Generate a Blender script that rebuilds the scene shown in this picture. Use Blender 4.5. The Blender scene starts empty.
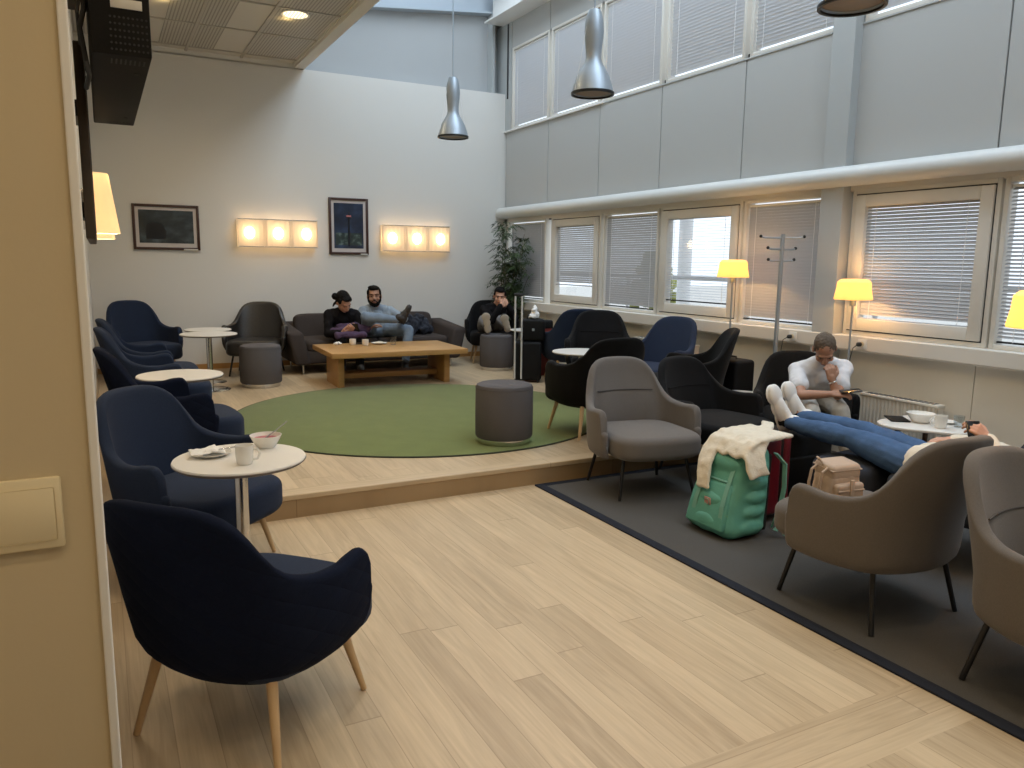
import bpy, bmesh, math, random
from mathutils import Vector, Matrix
random.seed(7)
SC = bpy.context.scene
COL = SC.collection
PI = math.pi
V = Vector

# ------------------------------------------------------------------ materials
def new_mat(name):
    m = bpy.data.materials.new(name); m.use_nodes = True
    nt = m.node_tree
    return m, nt, nt.nodes['Principled BSDF'], nt.nodes['Material Output']

def N(nt, t, **kw):
    n = nt.nodes.new(t)
    for k, v in kw.items():
        setattr(n, k, v)
    return n

def mth(nt, op, a, b=None, c=None):
    n = nt.nodes.new('ShaderNodeMath'); n.operation = op
    for i, x in enumerate((a, b, c)):
        if x is None: continue
        if isinstance(x, (int, float)): n.inputs[i].default_value = x
        else: nt.links.new(x, n.inputs[i])
    return n.outputs[0]

def mat(name, col, rough=.6, metal=0., bump=0., bscale=200., var=0., vscale=6., spec=.5, sheen=0., emit=None, estr=0., coat=0.):
    m, nt, p, o = new_mat(name)
    p.inputs['Base Color'].default_value = (*col, 1)
    p.inputs['Roughness'].default_value = rough
    p.inputs['Metallic'].default_value = metal
    p.inputs['Specular IOR Level'].default_value = spec
    if sheen: p.inputs['Sheen Weight'].default_value = sheen
    if coat: p.inputs['Coat Weight'].default_value = coat
    if emit:
        p.inputs['Emission Color'].default_value = (*emit, 1)
        p.inputs['Emission Strength'].default_value = estr
    tc = N(nt, 'ShaderNodeTexCoord')
    if var:
        no = N(nt, 'ShaderNodeTexNoise'); no.inputs['Scale'].default_value = vscale; no.inputs['Detail'].default_value = 4
        nt.links.new(tc.outputs['Object'], no.inputs['Vector'])
        mx = N(nt, 'ShaderNodeMix', data_type='RGBA')
        mx.inputs[6].default_value = (*[c*(1-var) for c in col], 1)
        mx.inputs[7].default_value = (*[min(1, c*(1+var)) for c in col], 1)
        nt.links.new(no.outputs['Fac'], mx.inputs[0]); nt.links.new(mx.outputs[2], p.inputs['Base Color'])
    if bump:
        nb = N(nt, 'ShaderNodeTexNoise'); nb.inputs['Scale'].default_value = bscale; nb.inputs['Detail'].default_value = 3
        nt.links.new(tc.outputs['Object'], nb.inputs['Vector'])
        bp = N(nt, 'ShaderNodeBump'); bp.inputs['Strength'].default_value = bump; bp.inputs['Distance'].default_value = .004
        nt.links.new(nb.outputs['Fac'], bp.inputs['Height']); nt.links.new(bp.outputs['Normal'], p.inputs['Normal'])
    return m

def plank_mat(name, swap=False, c1=(.60, .468, .305), c2=(.36, .265, .160), w=.132, L=2.1, rough=.42):
    m, nt, p, o = new_mat(name)
    tc = N(nt, 'ShaderNodeTexCoord'); sep = N(nt, 'ShaderNodeSeparateXYZ')
    nt.links.new(tc.outputs['Object'], sep.inputs[0])
    x, y = sep.outputs[0], sep.outputs[1]
    if swap: x, y = y, x
    rx = mth(nt, 'DIVIDE', x, w); row = mth(nt, 'FLOOR', rx); fx = mth(nt, 'FRACT', rx)
    wn = N(nt, 'ShaderNodeTexWhiteNoise', noise_dimensions='1D'); nt.links.new(row, wn.inputs['W'])
    ry = mth(nt, 'ADD', mth(nt, 'DIVIDE', y, L), mth(nt, 'MULTIPLY', wn.outputs['Value'], 7.))
    pl = mth(nt, 'FLOOR', ry); fy = mth(nt, 'FRACT', ry)
    cmb = N(nt, 'ShaderNodeCombineXYZ'); nt.links.new(row, cmb.inputs[0]); nt.links.new(pl, cmb.inputs[1])
    wid = N(nt, 'ShaderNodeTexWhiteNoise', noise_dimensions='3D'); nt.links.new(cmb.outputs[0], wid.inputs['Vector'])
    # grain
    gx = mth(nt, 'MULTIPLY', x, 26.); gy = mth(nt, 'MULTIPLY', y, 1.7)
    gz = mth(nt, 'MULTIPLY', wid.outputs['Value'], 37.)
    gc = N(nt, 'ShaderNodeCombineXYZ'); nt.links.new(gx, gc.inputs[0]); nt.links.new(gy, gc.inputs[1]); nt.links.new(gz, gc.inputs[2])
    no = N(nt, 'ShaderNodeTexNoise'); no.inputs['Scale'].default_value = 1.; no.inputs['Detail'].default_value = 5; no.inputs['Distortion'].default_value = 1.3
    nt.links.new(gc.outputs[0], no.inputs['Vector'])
    gc2 = N(nt, 'ShaderNodeCombineXYZ'); nt.links.new(mth(nt, 'MULTIPLY', x, 130.), gc2.inputs[0]); nt.links.new(mth(nt, 'MULTIPLY', y, 4.), gc2.inputs[1]); nt.links.new(gz, gc2.inputs[2])
    no2 = N(nt, 'ShaderNodeTexNoise'); no2.inputs['Scale'].default_value = 1.; no2.inputs['Detail'].default_value = 2
    nt.links.new(gc2.outputs[0], no2.inputs['Vector'])
    f = mth(nt, 'ADD', mth(nt, 'MULTIPLY', wid.outputs['Value'], .55), mth(nt, 'MULTIPLY', no.outputs['Fac'], 1.25))
    f = mth(nt, 'ADD', f, mth(nt, 'MULTIPLY', mth(nt, 'SUBTRACT', no2.outputs['Fac'], .5), .35))
    f = mth(nt, 'SUBTRACT', f, .44)
    mx = N(nt, 'ShaderNodeMix', data_type='RGBA'); mx.inputs[6].default_value = (*c1, 1); mx.inputs[7].default_value = (*c2, 1)
    nt.links.new(f, mx.inputs[0])
    ex = mth(nt, 'MINIMUM', fx, mth(nt, 'SUBTRACT', 1., fx)); ey = mth(nt, 'MINIMUM', fy, mth(nt, 'SUBTRACT', 1., fy))
    ln = mth(nt, 'MAXIMUM', mth(nt, 'LESS_THAN', ex, .012), mth(nt, 'LESS_THAN', ey, .0015))
    m2 = N(nt, 'ShaderNodeMix', data_type='RGBA'); m2.inputs[7].default_value = (c2[0]*.55, c2[1]*.5, c2[2]*.45, 1)
    nt.links.new(mx.outputs[2], m2.inputs[6]); nt.links.new(mth(nt, 'MULTIPLY', ln, .45), m2.inputs[0])
    nt.links.new(m2.outputs[2], p.inputs['Base Color'])
    p.inputs['Roughness'].default_value = rough
    bp = N(nt, 'ShaderNodeBump'); bp.inputs['Strength'].default_value = .12; bp.inputs['Distance'].default_value = .002
    nt.links.new(mth(nt, 'SUBTRACT', no2.outputs['Fac'], ln), bp.inputs['Height']); nt.links.new(bp.outputs['Normal'], p.inputs['Normal'])
    return m

def wood_mat(name, c1, c2, rough=.4, axis=0, sc=1.):
    m, nt, p, o = new_mat(name)
    tc = N(nt, 'ShaderNodeTexCoord'); mp = N(nt, 'ShaderNodeMapping')
    s = [18*sc]*3; s[axis] = 1.6*sc
    mp.inputs['Scale'].default_value = s
    nt.links.new(tc.outputs['Object'], mp.inputs[0])
    no = N(nt, 'ShaderNodeTexNoise'); no.inputs['Scale'].default_value = 1.4; no.inputs['Detail'].default_value = 6; no.inputs['Distortion'].default_value = .8
    nt.links.new(mp.outputs[0], no.inputs['Vector'])
    mx = N(nt, 'ShaderNodeMix', data_type='RGBA'); mx.inputs[6].default_value = (*c1, 1); mx.inputs[7].default_value = (*c2, 1)
    nt.links.new(no.outputs['Fac'], mx.inputs[0]); nt.links.new(mx.outputs[2], p.inputs['Base Color'])
    p.inputs['Roughness'].default_value = rough
    return m

def quilt_mat(name, col):
    m = mat(name, col, .95, bump=.25, bscale=260, var=.18, vscale=90, spec=.1)
    nt = m.node_tree; p = nt.nodes['Principled BSDF']
    uv = N(nt, 'ShaderNodeUVMap'); sep = N(nt, 'ShaderNodeSeparateXYZ'); nt.links.new(uv.outputs[0], sep.inputs[0])
    s = .085
    a = mth(nt, 'FRACT', mth(nt, 'DIVIDE', mth(nt, 'ADD', sep.outputs[0], mth(nt, 'MULTIPLY', sep.outputs[1], 1.6)), s*1.6))
    b = mth(nt, 'FRACT', mth(nt, 'DIVIDE', mth(nt, 'SUBTRACT', sep.outputs[0], mth(nt, 'MULTIPLY', sep.outputs[1], 1.6)), s*1.6))
    h = mth(nt, 'MULTIPLY', mth(nt, 'SINE', mth(nt, 'MULTIPLY', a, PI)), mth(nt, 'SINE', mth(nt, 'MULTIPLY', b, PI)))
    h = mth(nt, 'POWER', mth(nt, 'MAXIMUM', h, 0.), .5)
    bp = N(nt, 'ShaderNodeBump'); bp.inputs['Strength'].default_value = .35; bp.inputs['Distance'].default_value = .008
    nt.links.new(h, bp.inputs['Height'])
    old = p.inputs['Normal'].links[0].from_node
    nt.links.new(old.outputs['Normal'], bp.inputs['Normal']); nt.links.new(bp.outputs['Normal'], p.inputs['Normal'])
    return m

def glass_mat(name, tint=(1, 1, 1), ior=1.45, boost=1.):
    m, nt, p, o = new_mat(name)
    nt.nodes.remove(p)
    tr = N(nt, 'ShaderNodeBsdfTransparent'); tr.inputs[0].default_value = (*tint, 1)
    gl = N(nt, 'ShaderNodeBsdfGlossy'); gl.inputs['Roughness'].default_value = .02
    fr = N(nt, 'ShaderNodeLayerWeight'); fr.inputs['Blend'].default_value = .5
    mx = N(nt, 'ShaderNodeMixShader')
    nt.links.new(mth(nt, 'MULTIPLY', mth(nt, 'ADD', mth(nt, 'MULTIPLY', mth(nt, 'POWER', fr.outputs['Facing'], 5.), .9), .04), boost), mx.inputs[0]); nt.links.new(tr.outputs[0], mx.inputs[1]); nt.links.new(gl.outputs[0], mx.inputs[2])
    nt.links.new(mx.outputs[0], o.inputs[0])
    return m

def shade_mat(name, col, ecol, estr, trans=.5):
    m, nt, p, o = new_mat(name)
    p.inputs['Base Color'].default_value = (*col, 1); p.inputs['Roughness'].default_value = .8
    tl = N(nt, 'ShaderNodeBsdfTranslucent'); tl.inputs[0].default_value = (*col, 1)
    mx = N(nt, 'ShaderNodeMixShader'); mx.inputs[0].default_value = trans
    em = N(nt, 'ShaderNodeEmission'); em.inputs[0].default_value = (*ecol, 1); em.inputs[1].default_value = estr
    ad = N(nt, 'ShaderNodeAddShader')
    nt.links.new(p.outputs[0], mx.inputs[1]); nt.links.new(tl.outputs[0], mx.inputs[2])
    nt.links.new(mx.outputs[0], ad.inputs[0]); nt.links.new(em.outputs[0], ad.inputs[1]); nt.links.new(ad.outputs[0], o.inputs[0])
    return m

M = {}
M['wall'] = mat('wall_paint', (.72, .705, .67), .85, bump=.05, bscale=120, spec=.2)
M['upper'] = mat('upper_wall_paint', (.42, .43, .435), .8, spec=.2)
M['beige'] = mat('beige_paint', (.60, .505, .335), .8, bump=.06, bscale=90, spec=.2)
M['plate'] = mat('cream_plastic', (.74, .64, .42), .45)
M['white'] = mat('white_trim', (.80, .79, .76), .5)
M['panel'] = mat('panel_grey', (.47, .475, .465), .6, spec=.3)
M['panelc'] = mat('column_grey', (.45, .47, .47), .6, spec=.3)
M['lowpanel'] = mat('panel_cream', (.76, .73, .65), .6)
M['frame'] = mat('window_cream', (.72, .69, .63), .45)
M['gap'] = mat('dark_gap', (.03, .03, .03), .9)
M['slat'] = mat('blind_slat', (.44, .45, .475), .45, metal=.0)
M['slatu'] = mat('upper_blind_slat', (.74, .77, .82), .5)
M['railm'] = mat('handle_rail', (.72, .72, .72), .35, metal=.35)
M['cord'] = mat('blind_cord', (.85, .85, .85), .7)
M['pipe'] = mat('pipe_paint', (.66, .67, .65), .4)
M['floor'] = plank_mat('oak_planks')
M['floorx'] = plank_mat('oak_planks_cross', swap=True)
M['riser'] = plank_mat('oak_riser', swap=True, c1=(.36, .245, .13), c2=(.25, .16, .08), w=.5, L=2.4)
M['carpet'] = mat('carpet_grey', (.085, .081, .077), .97, bump=.6, bscale=420, var=.25, vscale=300, spec=.1)
M['border'] = mat('carpet_border', (.022, .025, .035), .9, bump=.4, bscale=400, spec=.1)
M['rug'] = mat('rug_green', (.150, .182, .062), .97, bump=.7, bscale=300, var=.16, vscale=5., spec=.1, sheen=.2)
M['rugedge'] = mat('rug_edge', (.03, .035, .02), .95)
M['ctile'] = mat('ceiling_tile', (.62, .59, .54), .7)
M['cmetal'] = mat('ceiling_bar', (.45, .42, .38), .5)
M['navy'] = mat('navy_fabric', (.016, .026, .055), .92, bump=.3, bscale=300, var=.22, vscale=120, sheen=.04, spec=.2)
M['navyq'] = quilt_mat('navy_quilted', (.0065, .0100, .024))
M['black'] = mat('black_fabric', (.0032, .003, .0032), .92, bump=.3, bscale=300, var=.25, vscale=120, sheen=.04, spec=.2)
M['charc'] = mat('charcoal_fabric', (.0058, .0055, .0062), .92, bump=.3, bscale=300, var=.25, vscale=120, sheen=.04, spec=.2)
M['grey'] = mat('grey_fabric', (.135, .122, .114), .93, bump=.3, bscale=320, var=.15, vscale=150, sheen=.15, spec=.2)
M['taupe'] = mat('taupe_fabric', (.122, .106, .094), .93, bump=.3, bscale=320, var=.15, vscale=150, sheen=.15, spec=.2)
M['seamline'] = mat('seam_shadow', (.05, .045, .042), .95)
M['slate'] = mat('slate_fabric', (.03, .034, .045), .92, bump=.3, bscale=320, var=.2, vscale=150, spec=.2)
M['pouf'] = mat('pouf_grey', (.105, .098, .102), .93, bump=.3, bscale=320, var=.12, vscale=150, spec=.2)
M['sofa'] = mat('sofa_brown', (.055, .045, .042), .9, bump=.3, bscale=300, var=.2, vscale=100, spec=.2)
M['leather'] = mat('black_leather', (.022, .019, .017), .33, bump=.5, bscale=30, spec=.5)
M['beech'] = wood_mat('beech_leg', (.60, .42, .23), (.48, .31, .16), axis=2)
M['oak'] = wood_mat('oak_table', (.52, .30, .11), (.38, .20, .065), axis=0)
M['darkwood'] = wood_mat('dark_wood', (.10, .05, .025), (.07, .035, .018), axis=2)
M['blackmetal'] = mat('black_metal', (.012, .012, .013), .4, spec=.4)
M['chrome'] = mat('chrome', (.62, .62, .62), .18, metal=1.)
M['alu'] = mat('brushed_aluminium', (.40, .45, .50), .48, metal=.75)
M['tabletop'] = mat('white_laminate', (.78, .75, .70), .3)
M['tableedge'] = mat('table_edge', (.16, .13, .11), .5)
M['ceramic'] = mat('white_ceramic', (.80, .78, .73), .2)
M['paper'] = mat('paper_napkin', (.82, .81, .79), .8)
M['pink'] = mat('pink_yoghurt', (.42, .09, .12), .4)
M['glass'] = glass_mat('window_glass')
M['tumbler'] = glass_mat('drinking_glass', (.9, .93, .95), 1.5, 1.6)
M['blackplastic'] = mat('black_plastic', (.009, .008, .008), .5)
M['darkcase'] = mat('casing_dark', (.012, .011, .010), .65, spec=.15)
M['brown'] = mat('brown_plastic', (.075, .05, .028), .6)
M['label'] = mat('label_strip', (.62, .60, .55), .6)
M['frameb'] = mat('picture_frame', (.055, .022, .015), .35)
M['mount'] = mat('picture_mount', (.60, .55, .53), .8)
M['shade'] = shade_mat('lamp_shade', (.85, .66, .36), (1., .58, .14), .75, .5)
M['wshade'] = shade_mat('wall_lamp_shade', (.85, .72, .50), (1., .84, .58), .24, .5)
M['sconce'] = shade_mat('sconce_fabric', (.74, .66, .54), (1., .74, .46), .14, .45)
M['bulb'] = mat('bulb', (1, .9, .7), .5, emit=(1., .80, .46), estr=14.)
M['dlens'] = mat('downlight_lens', (.9, .8, .6), .5, emit=(1., .82, .52), estr=2.6)
M['skin'] = mat('skin', (.50, .28, .19), .55, var=.06, vscale=30)
M['skin2'] = mat('skin_tan', (.40, .21, .135), .55, var=.06, vscale=30)
M['skin3'] = mat('skin_fair', (.56, .30, .20), .55, var=.06, vscale=30)
M['lip'] = mat('lips', (.30, .11, .09), .5)
M['hairb'] = mat('hair_black', (.006, .005, .0045), .75, spec=.15, bump=.6, bscale=160)
M['hairbr'] = mat('hair_brown', (.10, .07, .045), .7, bump=.6, bscale=160)
M['eye'] = mat('eye', (.02, .015, .012), .2)
M['eyew'] = mat('eye_white', (.30, .25, .22), .4)
M['tshirt'] = mat('white_tshirt', (.66, .66, .68), .9, bump=.3, bscale=40, spec=.2)
M['paletr'] = mat('pale_trousers', (.50, .48, .44), .9, bump=.3, bscale=40, spec=.2)
M['blackcl'] = mat('black_cloth', (.010, .009, .010), .95, bump=.3, bscale=40, spec=.15)
M['blueshirt'] = mat('pale_blue_shirt', (.30, .36, .43), .9, bump=.3, bscale=40, spec=.2)
M['ltjeans'] = mat('light_jeans', (.19, .25, .33), .9, bump=.4, bscale=90, var=.2, vscale=14, spec=.2)
M['jeans'] = mat('blue_jeans', (.060, .115, .23), .9, bump=.4, bscale=120, var=.35, vscale=9, spec=.2)
M['greytr'] = mat('grey_trousers', (.20, .20, .21), .9, bump=.3, bscale=40, spec=.2)
M['boot'] = mat('dark_boot', (.035, .032, .030), .6)
M['solep'] = mat('pale_sole', (.42, .36, .28), .7)
M['sneaker'] = mat('white_sneaker', (.78, .77, .75), .55)
M['cream'] = mat('cream_knit', (.70, .64, .53), .95, bump=.6, bscale=110, var=.07, vscale=40, spec=.1)
M['purple'] = mat('purple_cloth', (.075, .045, .095), .9, bump=.3, bscale=40)
M['navycl'] = mat('dark_blue_cloth', (.018, .022, .035), .9, bump=.3, bscale=40)
M['green'] = mat('green_nylon', (.10, .33, .26), .62, bump=.3, bscale=60, var=.1, vscale=12)
M['green2'] = mat('green_webbing', (.16, .36, .29), .7)
M['logo'] = mat('pink_patch', (.52, .27, .24), .7)
M['bagin'] = mat('bag_back_black', (.012, .014, .014), .8)
M['redshell'] = mat('red_suitcase', (.15, .010, .018), .35, bump=.15, bscale=200)
M['blkshell'] = mat('black_suitcase', (.0055, .0055, .006), .6, spec=.2, bump=.2, bscale=200)
M['beigebag'] = mat('beige_leatherette', (.44, .335, .255), .6, bump=.2, bscale=120)
M['beigebag2'] = mat('beige_pocket', (.40, .30, .225), .6, bump=.2, bscale=120)
M['redbag'] = mat('red_bag', (.20, .025, .018), .6)
M['phone'] = mat('phone_black', (.006, .006, .007), .2)
M['leaf'] = mat('palm_leaf', (.058, .095, .034), .5, var=.35, vscale=5)
M['stem'] = mat('palm_stem', (.10, .085, .035), .6)
M['pot'] = mat('pot_dark', (.05, .045, .04), .5)
M['rad'] = mat('radiator_white', (.68, .64, .56), .4)
M['ground'] = mat('paving', (.62, .60, .56), .9)
M['shrub'] = mat('shrub_leaves', (.28, .30, .07), .8, var=.4, vscale=2)
M['facade'] = mat('facade_white', (.75, .75, .75), .8)
M['steel'] = mat('steel_blue', (.40, .45, .50), .5)

def art_mat(name, cols, scale, stretch=(1, 1, 1)):
    m, nt, p, o = new_mat(name)
    tc = N(nt, 'ShaderNodeTexCoord'); mp = N(nt, 'ShaderNodeMapping'); mp.inputs['Scale'].default_value = stretch
    nt.links.new(tc.outputs['Object'], mp.inputs[0])
    no = N(nt, 'ShaderNodeTexNoise'); no.inputs['Scale'].default_value = scale; no.inputs['Detail'].default_value = 5
    nt.links.new(mp.outputs[0], no.inputs['Vector'])
    cr = N(nt, 'ShaderNodeValToRGB'); e = cr.color_ramp.elements
    e[0].position = .3; e[0].color = (*cols[0], 1); e[1].position = .72; e[1].color = (*cols[-1], 1)
    for i, c in enumerate(cols[1:-1]):
        k = e.new(.3 + .42*(i+1)/(len(cols)-1)); k.color = (*c, 1)
    nt.links.new(no.outputs['Fac'], cr.inputs[0]); nt.links.new(cr.outputs[0], p.inputs['Base Color'])
    p.inputs['Roughness'].default_value = .25
    return m
M['art1'] = art_mat('dark_landscape', [(.014, .018, .020), (.035, .045, .05), (.09, .12, .14)], 3.2, (1, 1, 1.8))
M['art2'] = art_mat('night_sky', [(.008, .010, .018), (.015, .025, .055), (.04, .07, .15)], 3.4)
M['tower'] = mat('tower_ink', (.004, .005, .008), .3)
M['glow'] = mat('tower_lights', (.50, .16, .16), .4)
M['art3'] = art_mat('town_lights', [(.012, .020, .022), (.03, .05, .045), (.16, .22, .20)], 14.)

def perf_mat():
    m, nt, p, o = new_mat('perforated_tile')
    tc = N(nt, 'ShaderNodeTexCoord'); sep = N(nt, 'ShaderNodeSeparateXYZ'); nt.links.new(tc.outputs['Object'], sep.inputs[0])
    s = mth(nt, 'FRACT', mth(nt, 'MULTIPLY', sep.outputs[0], 1/.034))
    f = mth(nt, 'LESS_THAN', mth(nt, 'ABSOLUTE', mth(nt, 'SUBTRACT', s, .5)), .2)
    mx = N(nt, 'ShaderNodeMix', data_type='RGBA'); mx.inputs[6].default_value = (.50, .475, .43, 1); mx.inputs[7].default_value = (.30, .28, .25, 1)
    nt.links.new(f, mx.inputs[0]); nt.links.new(mx.outputs[2], p.inputs['Base Color']); p.inputs['Roughness'].default_value = .6
    return m
M['perf'] = perf_mat()

# ------------------------------------------------------------------ mesh helpers
def obj(name, bm, m, parent=None, off=None, smooth=True, ang=40):
    me = bpy.data.meshes.new(name)
    if off is not None: bmesh.ops.translate(bm, verts=bm.verts, vec=-V(off))
    bmesh.ops.recalc_face_normals(bm, faces=bm.faces)
    if smooth:
        ca = math.radians(ang)
        for f in bm.faces: f.smooth = True
        for e in bm.edges:
            if len(e.link_faces) == 2 and e.calc_face_angle(0) > ca: e.smooth = False
    bm.to_mesh(me); bm.free()
    if m is not None: me.materials.append(m)
    o = bpy.data.objects.new(name, me); COL.objects.link(o)
    if parent is not None: o.parent = parent
    return o

def tag(o, label, cat, group=None, kind=None):
    if label: o['label'] = label
    if cat: o['category'] = cat
    if group: o['group'] = group
    if kind: o['kind'] = kind
    return o

def thing(name, label, cat, loc=(0, 0, 0), rz=0., group=None):
    o = bpy.data.objects.new(name, None); COL.objects.link(o)
    o.empty_display_size = .1
    o.location = loc; o.rotation_euler = (0, 0, rz)
    return tag(o, label, cat, group)

def struct(name, bm=None, m=None, smooth=False):
    if bm is None:
        o = bpy.data.objects.new(name, None); COL.objects.link(o)
    else:
        o = obj(name, bm, m, smooth=smooth)
    o['kind'] = 'structure'
    return o

B = bmesh.new

def box(bm, lo, hi, bev=0., seg=2):
    r = bmesh.ops.create_cube(bm, size=1.)
    vs = r['verts']
    c = [(a+b)/2 for a, b in zip(lo, hi)]; s = [abs(b-a) for a, b in zip(lo, hi)]
    for v in vs: v.co = V((c[0]+v.co.x*s[0], c[1]+v.co.y*s[1], c[2]+v.co.z*s[2]))
    if bev:
        es = list({e for v in vs for e in v.link_edges})
        bmesh.ops.bevel(bm, geom=es, offset=bev, segments=seg, profile=.5, affect='EDGES')
    return bm

def obox(bm, c, ax, ay, az, sx, sy, sz, bev=0., seg=2):
    """box centred at c with axes ax, ay, az"""
    t = B(); box(t, (-sx/2, -sy/2, -sz/2), (sx/2, sy/2, sz/2), bev, seg)
    mt = Matrix((V(ax).normalized(), V(ay).normalized(), V(az).normalized())).transposed().to_4x4(); mt.translation = V(c)
    bmesh.ops.transform(t, matrix=mt, verts=t.verts); merge(bm, t); return bm

def merge(bm, t):
    mp = [bm.verts.new(v.co) for v in t.verts]
    t.verts.index_update()
    for f in t.faces:
        try: bm.faces.new([mp[v.index] for v in f.verts])
        except ValueError: pass
    t.free()

def frame_for(d):
    d = V(d).normalized()
    u = V((0, 0, 1)) if abs(d.z) < .9 else V((1, 0, 0))
    a = d.cross(u).normalized(); b = d.cross(a).normalized()
    return a, b

def tube(bm, pts, r, seg=8, cap=True, closed=False):
    pts = [V(p) for p in pts]; n = len(pts)
    rs = r if isinstance(r, (list, tuple)) else [r]*n
    rings = []; pa = None
    for i, p in enumerate(pts):
        d = (pts[min(i+1, n-1)]-pts[max(i-1, 0)])
        if pa is None: a, b = frame_for(d)
        else:
            d = d.normalized(); a = (pa-d*pa.dot(d)).normalized(); b = d.cross(a)
        pa = a
        rings.append([bm.verts.new(p+(a*math.cos(2*PI*k/seg)+b*math.sin(2*PI*k/seg))*rs[i]) for k in range(seg)])
    for i in range(n-1):
        for k in range(seg):
            bm.faces.new((rings[i][k], rings[i][(k+1) % seg], rings[i+1][(k+1) % seg], rings[i+1][k]))
    if cap:
        bm.faces.new(rings[0][::-1]); bm.faces.new(rings[-1])
    return bm

def lathe(bm, prof, seg=32, c=(0, 0, 0), sx=1., sy=1.):
    """profile of (r,z); r = 0 closes the end"""
    c = V(c); rows = []
    for r, z in prof:
        if r < 1e-6: rows.append([bm.verts.new(c+V((0, 0, z)))])
        else: rows.append([bm.verts.new(c+V((r*sx*math.cos(2*PI*k/seg), r*sy*math.sin(2*PI*k/seg), z))) for k in range(seg)])
    for a, b in zip(rows, rows[1:]):
        for k in range(seg):
            k2 = (k+1) % seg
            if len(a) == 1 and len(b) == 1: continue
            if len(a) == 1: bm.faces.new((a[0], b[k], b[k2]))
            elif len(b) == 1: bm.faces.new((a[k], a[k2], b[0]))
            else: bm.faces.new((a[k], a[k2], b[k2], b[k]))
    return bm

def prism(bm, pts, z0, z1):
    a = [bm.verts.new((x, y, z0)) for x, y in pts]; b = [bm.verts.new((x, y, z1)) for x, y in pts]
    n = len(pts)
    for i in range(n): bm.faces.new((a[i], a[(i+1) % n], b[(i+1) % n], b[i]))
    bm.faces.new(a[::-1]); bm.faces.new(b)
    return bm

def cushion(bm, outline, z0, z1, r, crown=0., c=(0, 0)):
    """soft rounded slab on a plan outline"""
    rows = []
    cx = sum(p[0] for p in outline)/len(outline); cy = sum(p[1] for p in outline)/len(outline)
    sz = max(max(abs(p[0]-cx) for p in outline), max(abs(p[1]-cy) for p in outline))
    prof = []
    for k in range(6): a = PI/2*k/5; prof.append((r*(1-math.sin(a)), z0+r*(1-math.cos(a))))
    for k in range(6): a = PI/2*k/5; prof.append((r*(1-math.cos(a)), z1-r*(1-math.sin(a))))
    def ring(ins, z):
        f = 1-ins/sz
        return [bm.verts.new((cx+(x-cx)*f, cy+(y-cy)*f, z)) for x, y in outline]
    rows.append(ring(sz*.6, z0))
    for ins, z in prof: rows.append(ring(ins, z))
    for f in (.3, .55, .8): rows.append(ring(r+(sz-r)*f, z1+crown*(1-(1-f)**2)))
    n = len(outline)
    for a, b in zip(rows, rows[1:]):
        for k in range(n): bm.faces.new((a[k], a[(k+1) % n], b[(k+1) % n], b[k]))
    bm.faces.new(rows[0][::-1])
    t = bm.verts.new((cx, cy, z1+crown))
    for k in range(n): bm.faces.new((rows[-1][k], rows[-1][(k+1) % n], t))
    return bm

def sell(a, b, n=4., seg=40, cx=0, cy=0, taper=0.):
    out = []
    for k in range(seg):
        t = 2*PI*k/seg; ct, st = math.cos(t), math.sin(t)
        x = a*math.copysign(abs(ct)**(2/n), ct); y = b*math.copysign(abs(st)**(2/n), st)
        out.append((cx+x*(1-taper*y/b), cy+y))
    return out

def lerp_tab(tab, x):
    if x <= tab[0][0]: return tab[0][1]
    for (a, fa), (b, fb) in zip(tab, tab[1:]):
        if x <= b:
            t = (x-a)/(b-a); return fa+(fb-fa)*t
    return tab[-1][1]

def smooth_tab(tab, x):
    """monotone cubic interpolation through the table"""
    n = len(tab); xs = [p[0] for p in tab]; ys = [p[1] for p in tab]
    if x <= xs[0]: return ys[0]
    if x >= xs[-1]: return ys[-1]
    d = [(ys[i+1]-ys[i])/(xs[i+1]-xs[i]) for i in range(n-1)]
    m = [d[0]]+[0 if d[i-1]*d[i] <= 0 else 2*d[i-1]*d[i]/(d[i-1]+d[i]) for i in range(1, n-1)]+[d[-1]]
    if abs(ys[0]-ys[1]) < .01: m[0] = 0
    for i in range(n-1):
        if x <= xs[i+1]:
            h = xs[i+1]-xs[i]; t = (x-xs[i])/h
            return (ys[i]*(1+2*t)*(1-t)**2 + m[i]*h*t*(1-t)**2 + ys[i+1]*t*t*(3-2*t) + m[i+1]*h*t*t*(t-1))

def catmull(P, t):
    n = len(P)-1; x = max(0, min(n-1e-6, t*n)); i = int(x); f = x-i
    p0, p1, p2, p3 = P[max(i-1, 0)], P[i], P[i+1], P[min(i+2, n)]
    return .5*((2*p1)+(p2-p0)*f+(2*p0-5*p1+4*p2-p3)*f*f+(3*p1-p0-3*p2+p3)*f**3)

# ------------------------------------------------------------------ the room
XL, XR, YB, YN, PLZ, STEP = -.10, 5.6, 10.9, 1.6, .15, 4.76
CZ = 4.15; CX = 2.58          # low ceiling and its edge
X0, Y0, ZT = -3., -3., 6.4

bm = B(); box(bm, (X0, Y0, -.1), (5.7, 1.49, 0)); box(bm, (X0, 1.752, -.1), (5.7, STEP, 0)); struct('floor', bm, M['floor'])
bm = B(); box(bm, (X0, 1.49, -.1), (5.7, 1.752, 0)); o = struct('floor_cross_boards', bm, M['floorx'])
bm = B(); box(bm, (XL-.1, STEP+.14, -.1), (5.7, 11.3, PLZ)); struct('floor_raised', bm, M['floor'])
bm = B(); box(bm, (XL-.1, STEP+.02, .02), (5.7, STEP+.14, PLZ)); box(bm, (XL-.1, STEP-.006, PLZ-.034), (5.7, STEP+.14, PLZ+.001), .006); struct('trim_1', bm, M['floorx'])
bm = B(); box(bm, (XL-.1, STEP, 0.), (5.7, STEP+.03, PLZ-.03)); struct('trim_2', bm, M['riser'])

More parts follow.
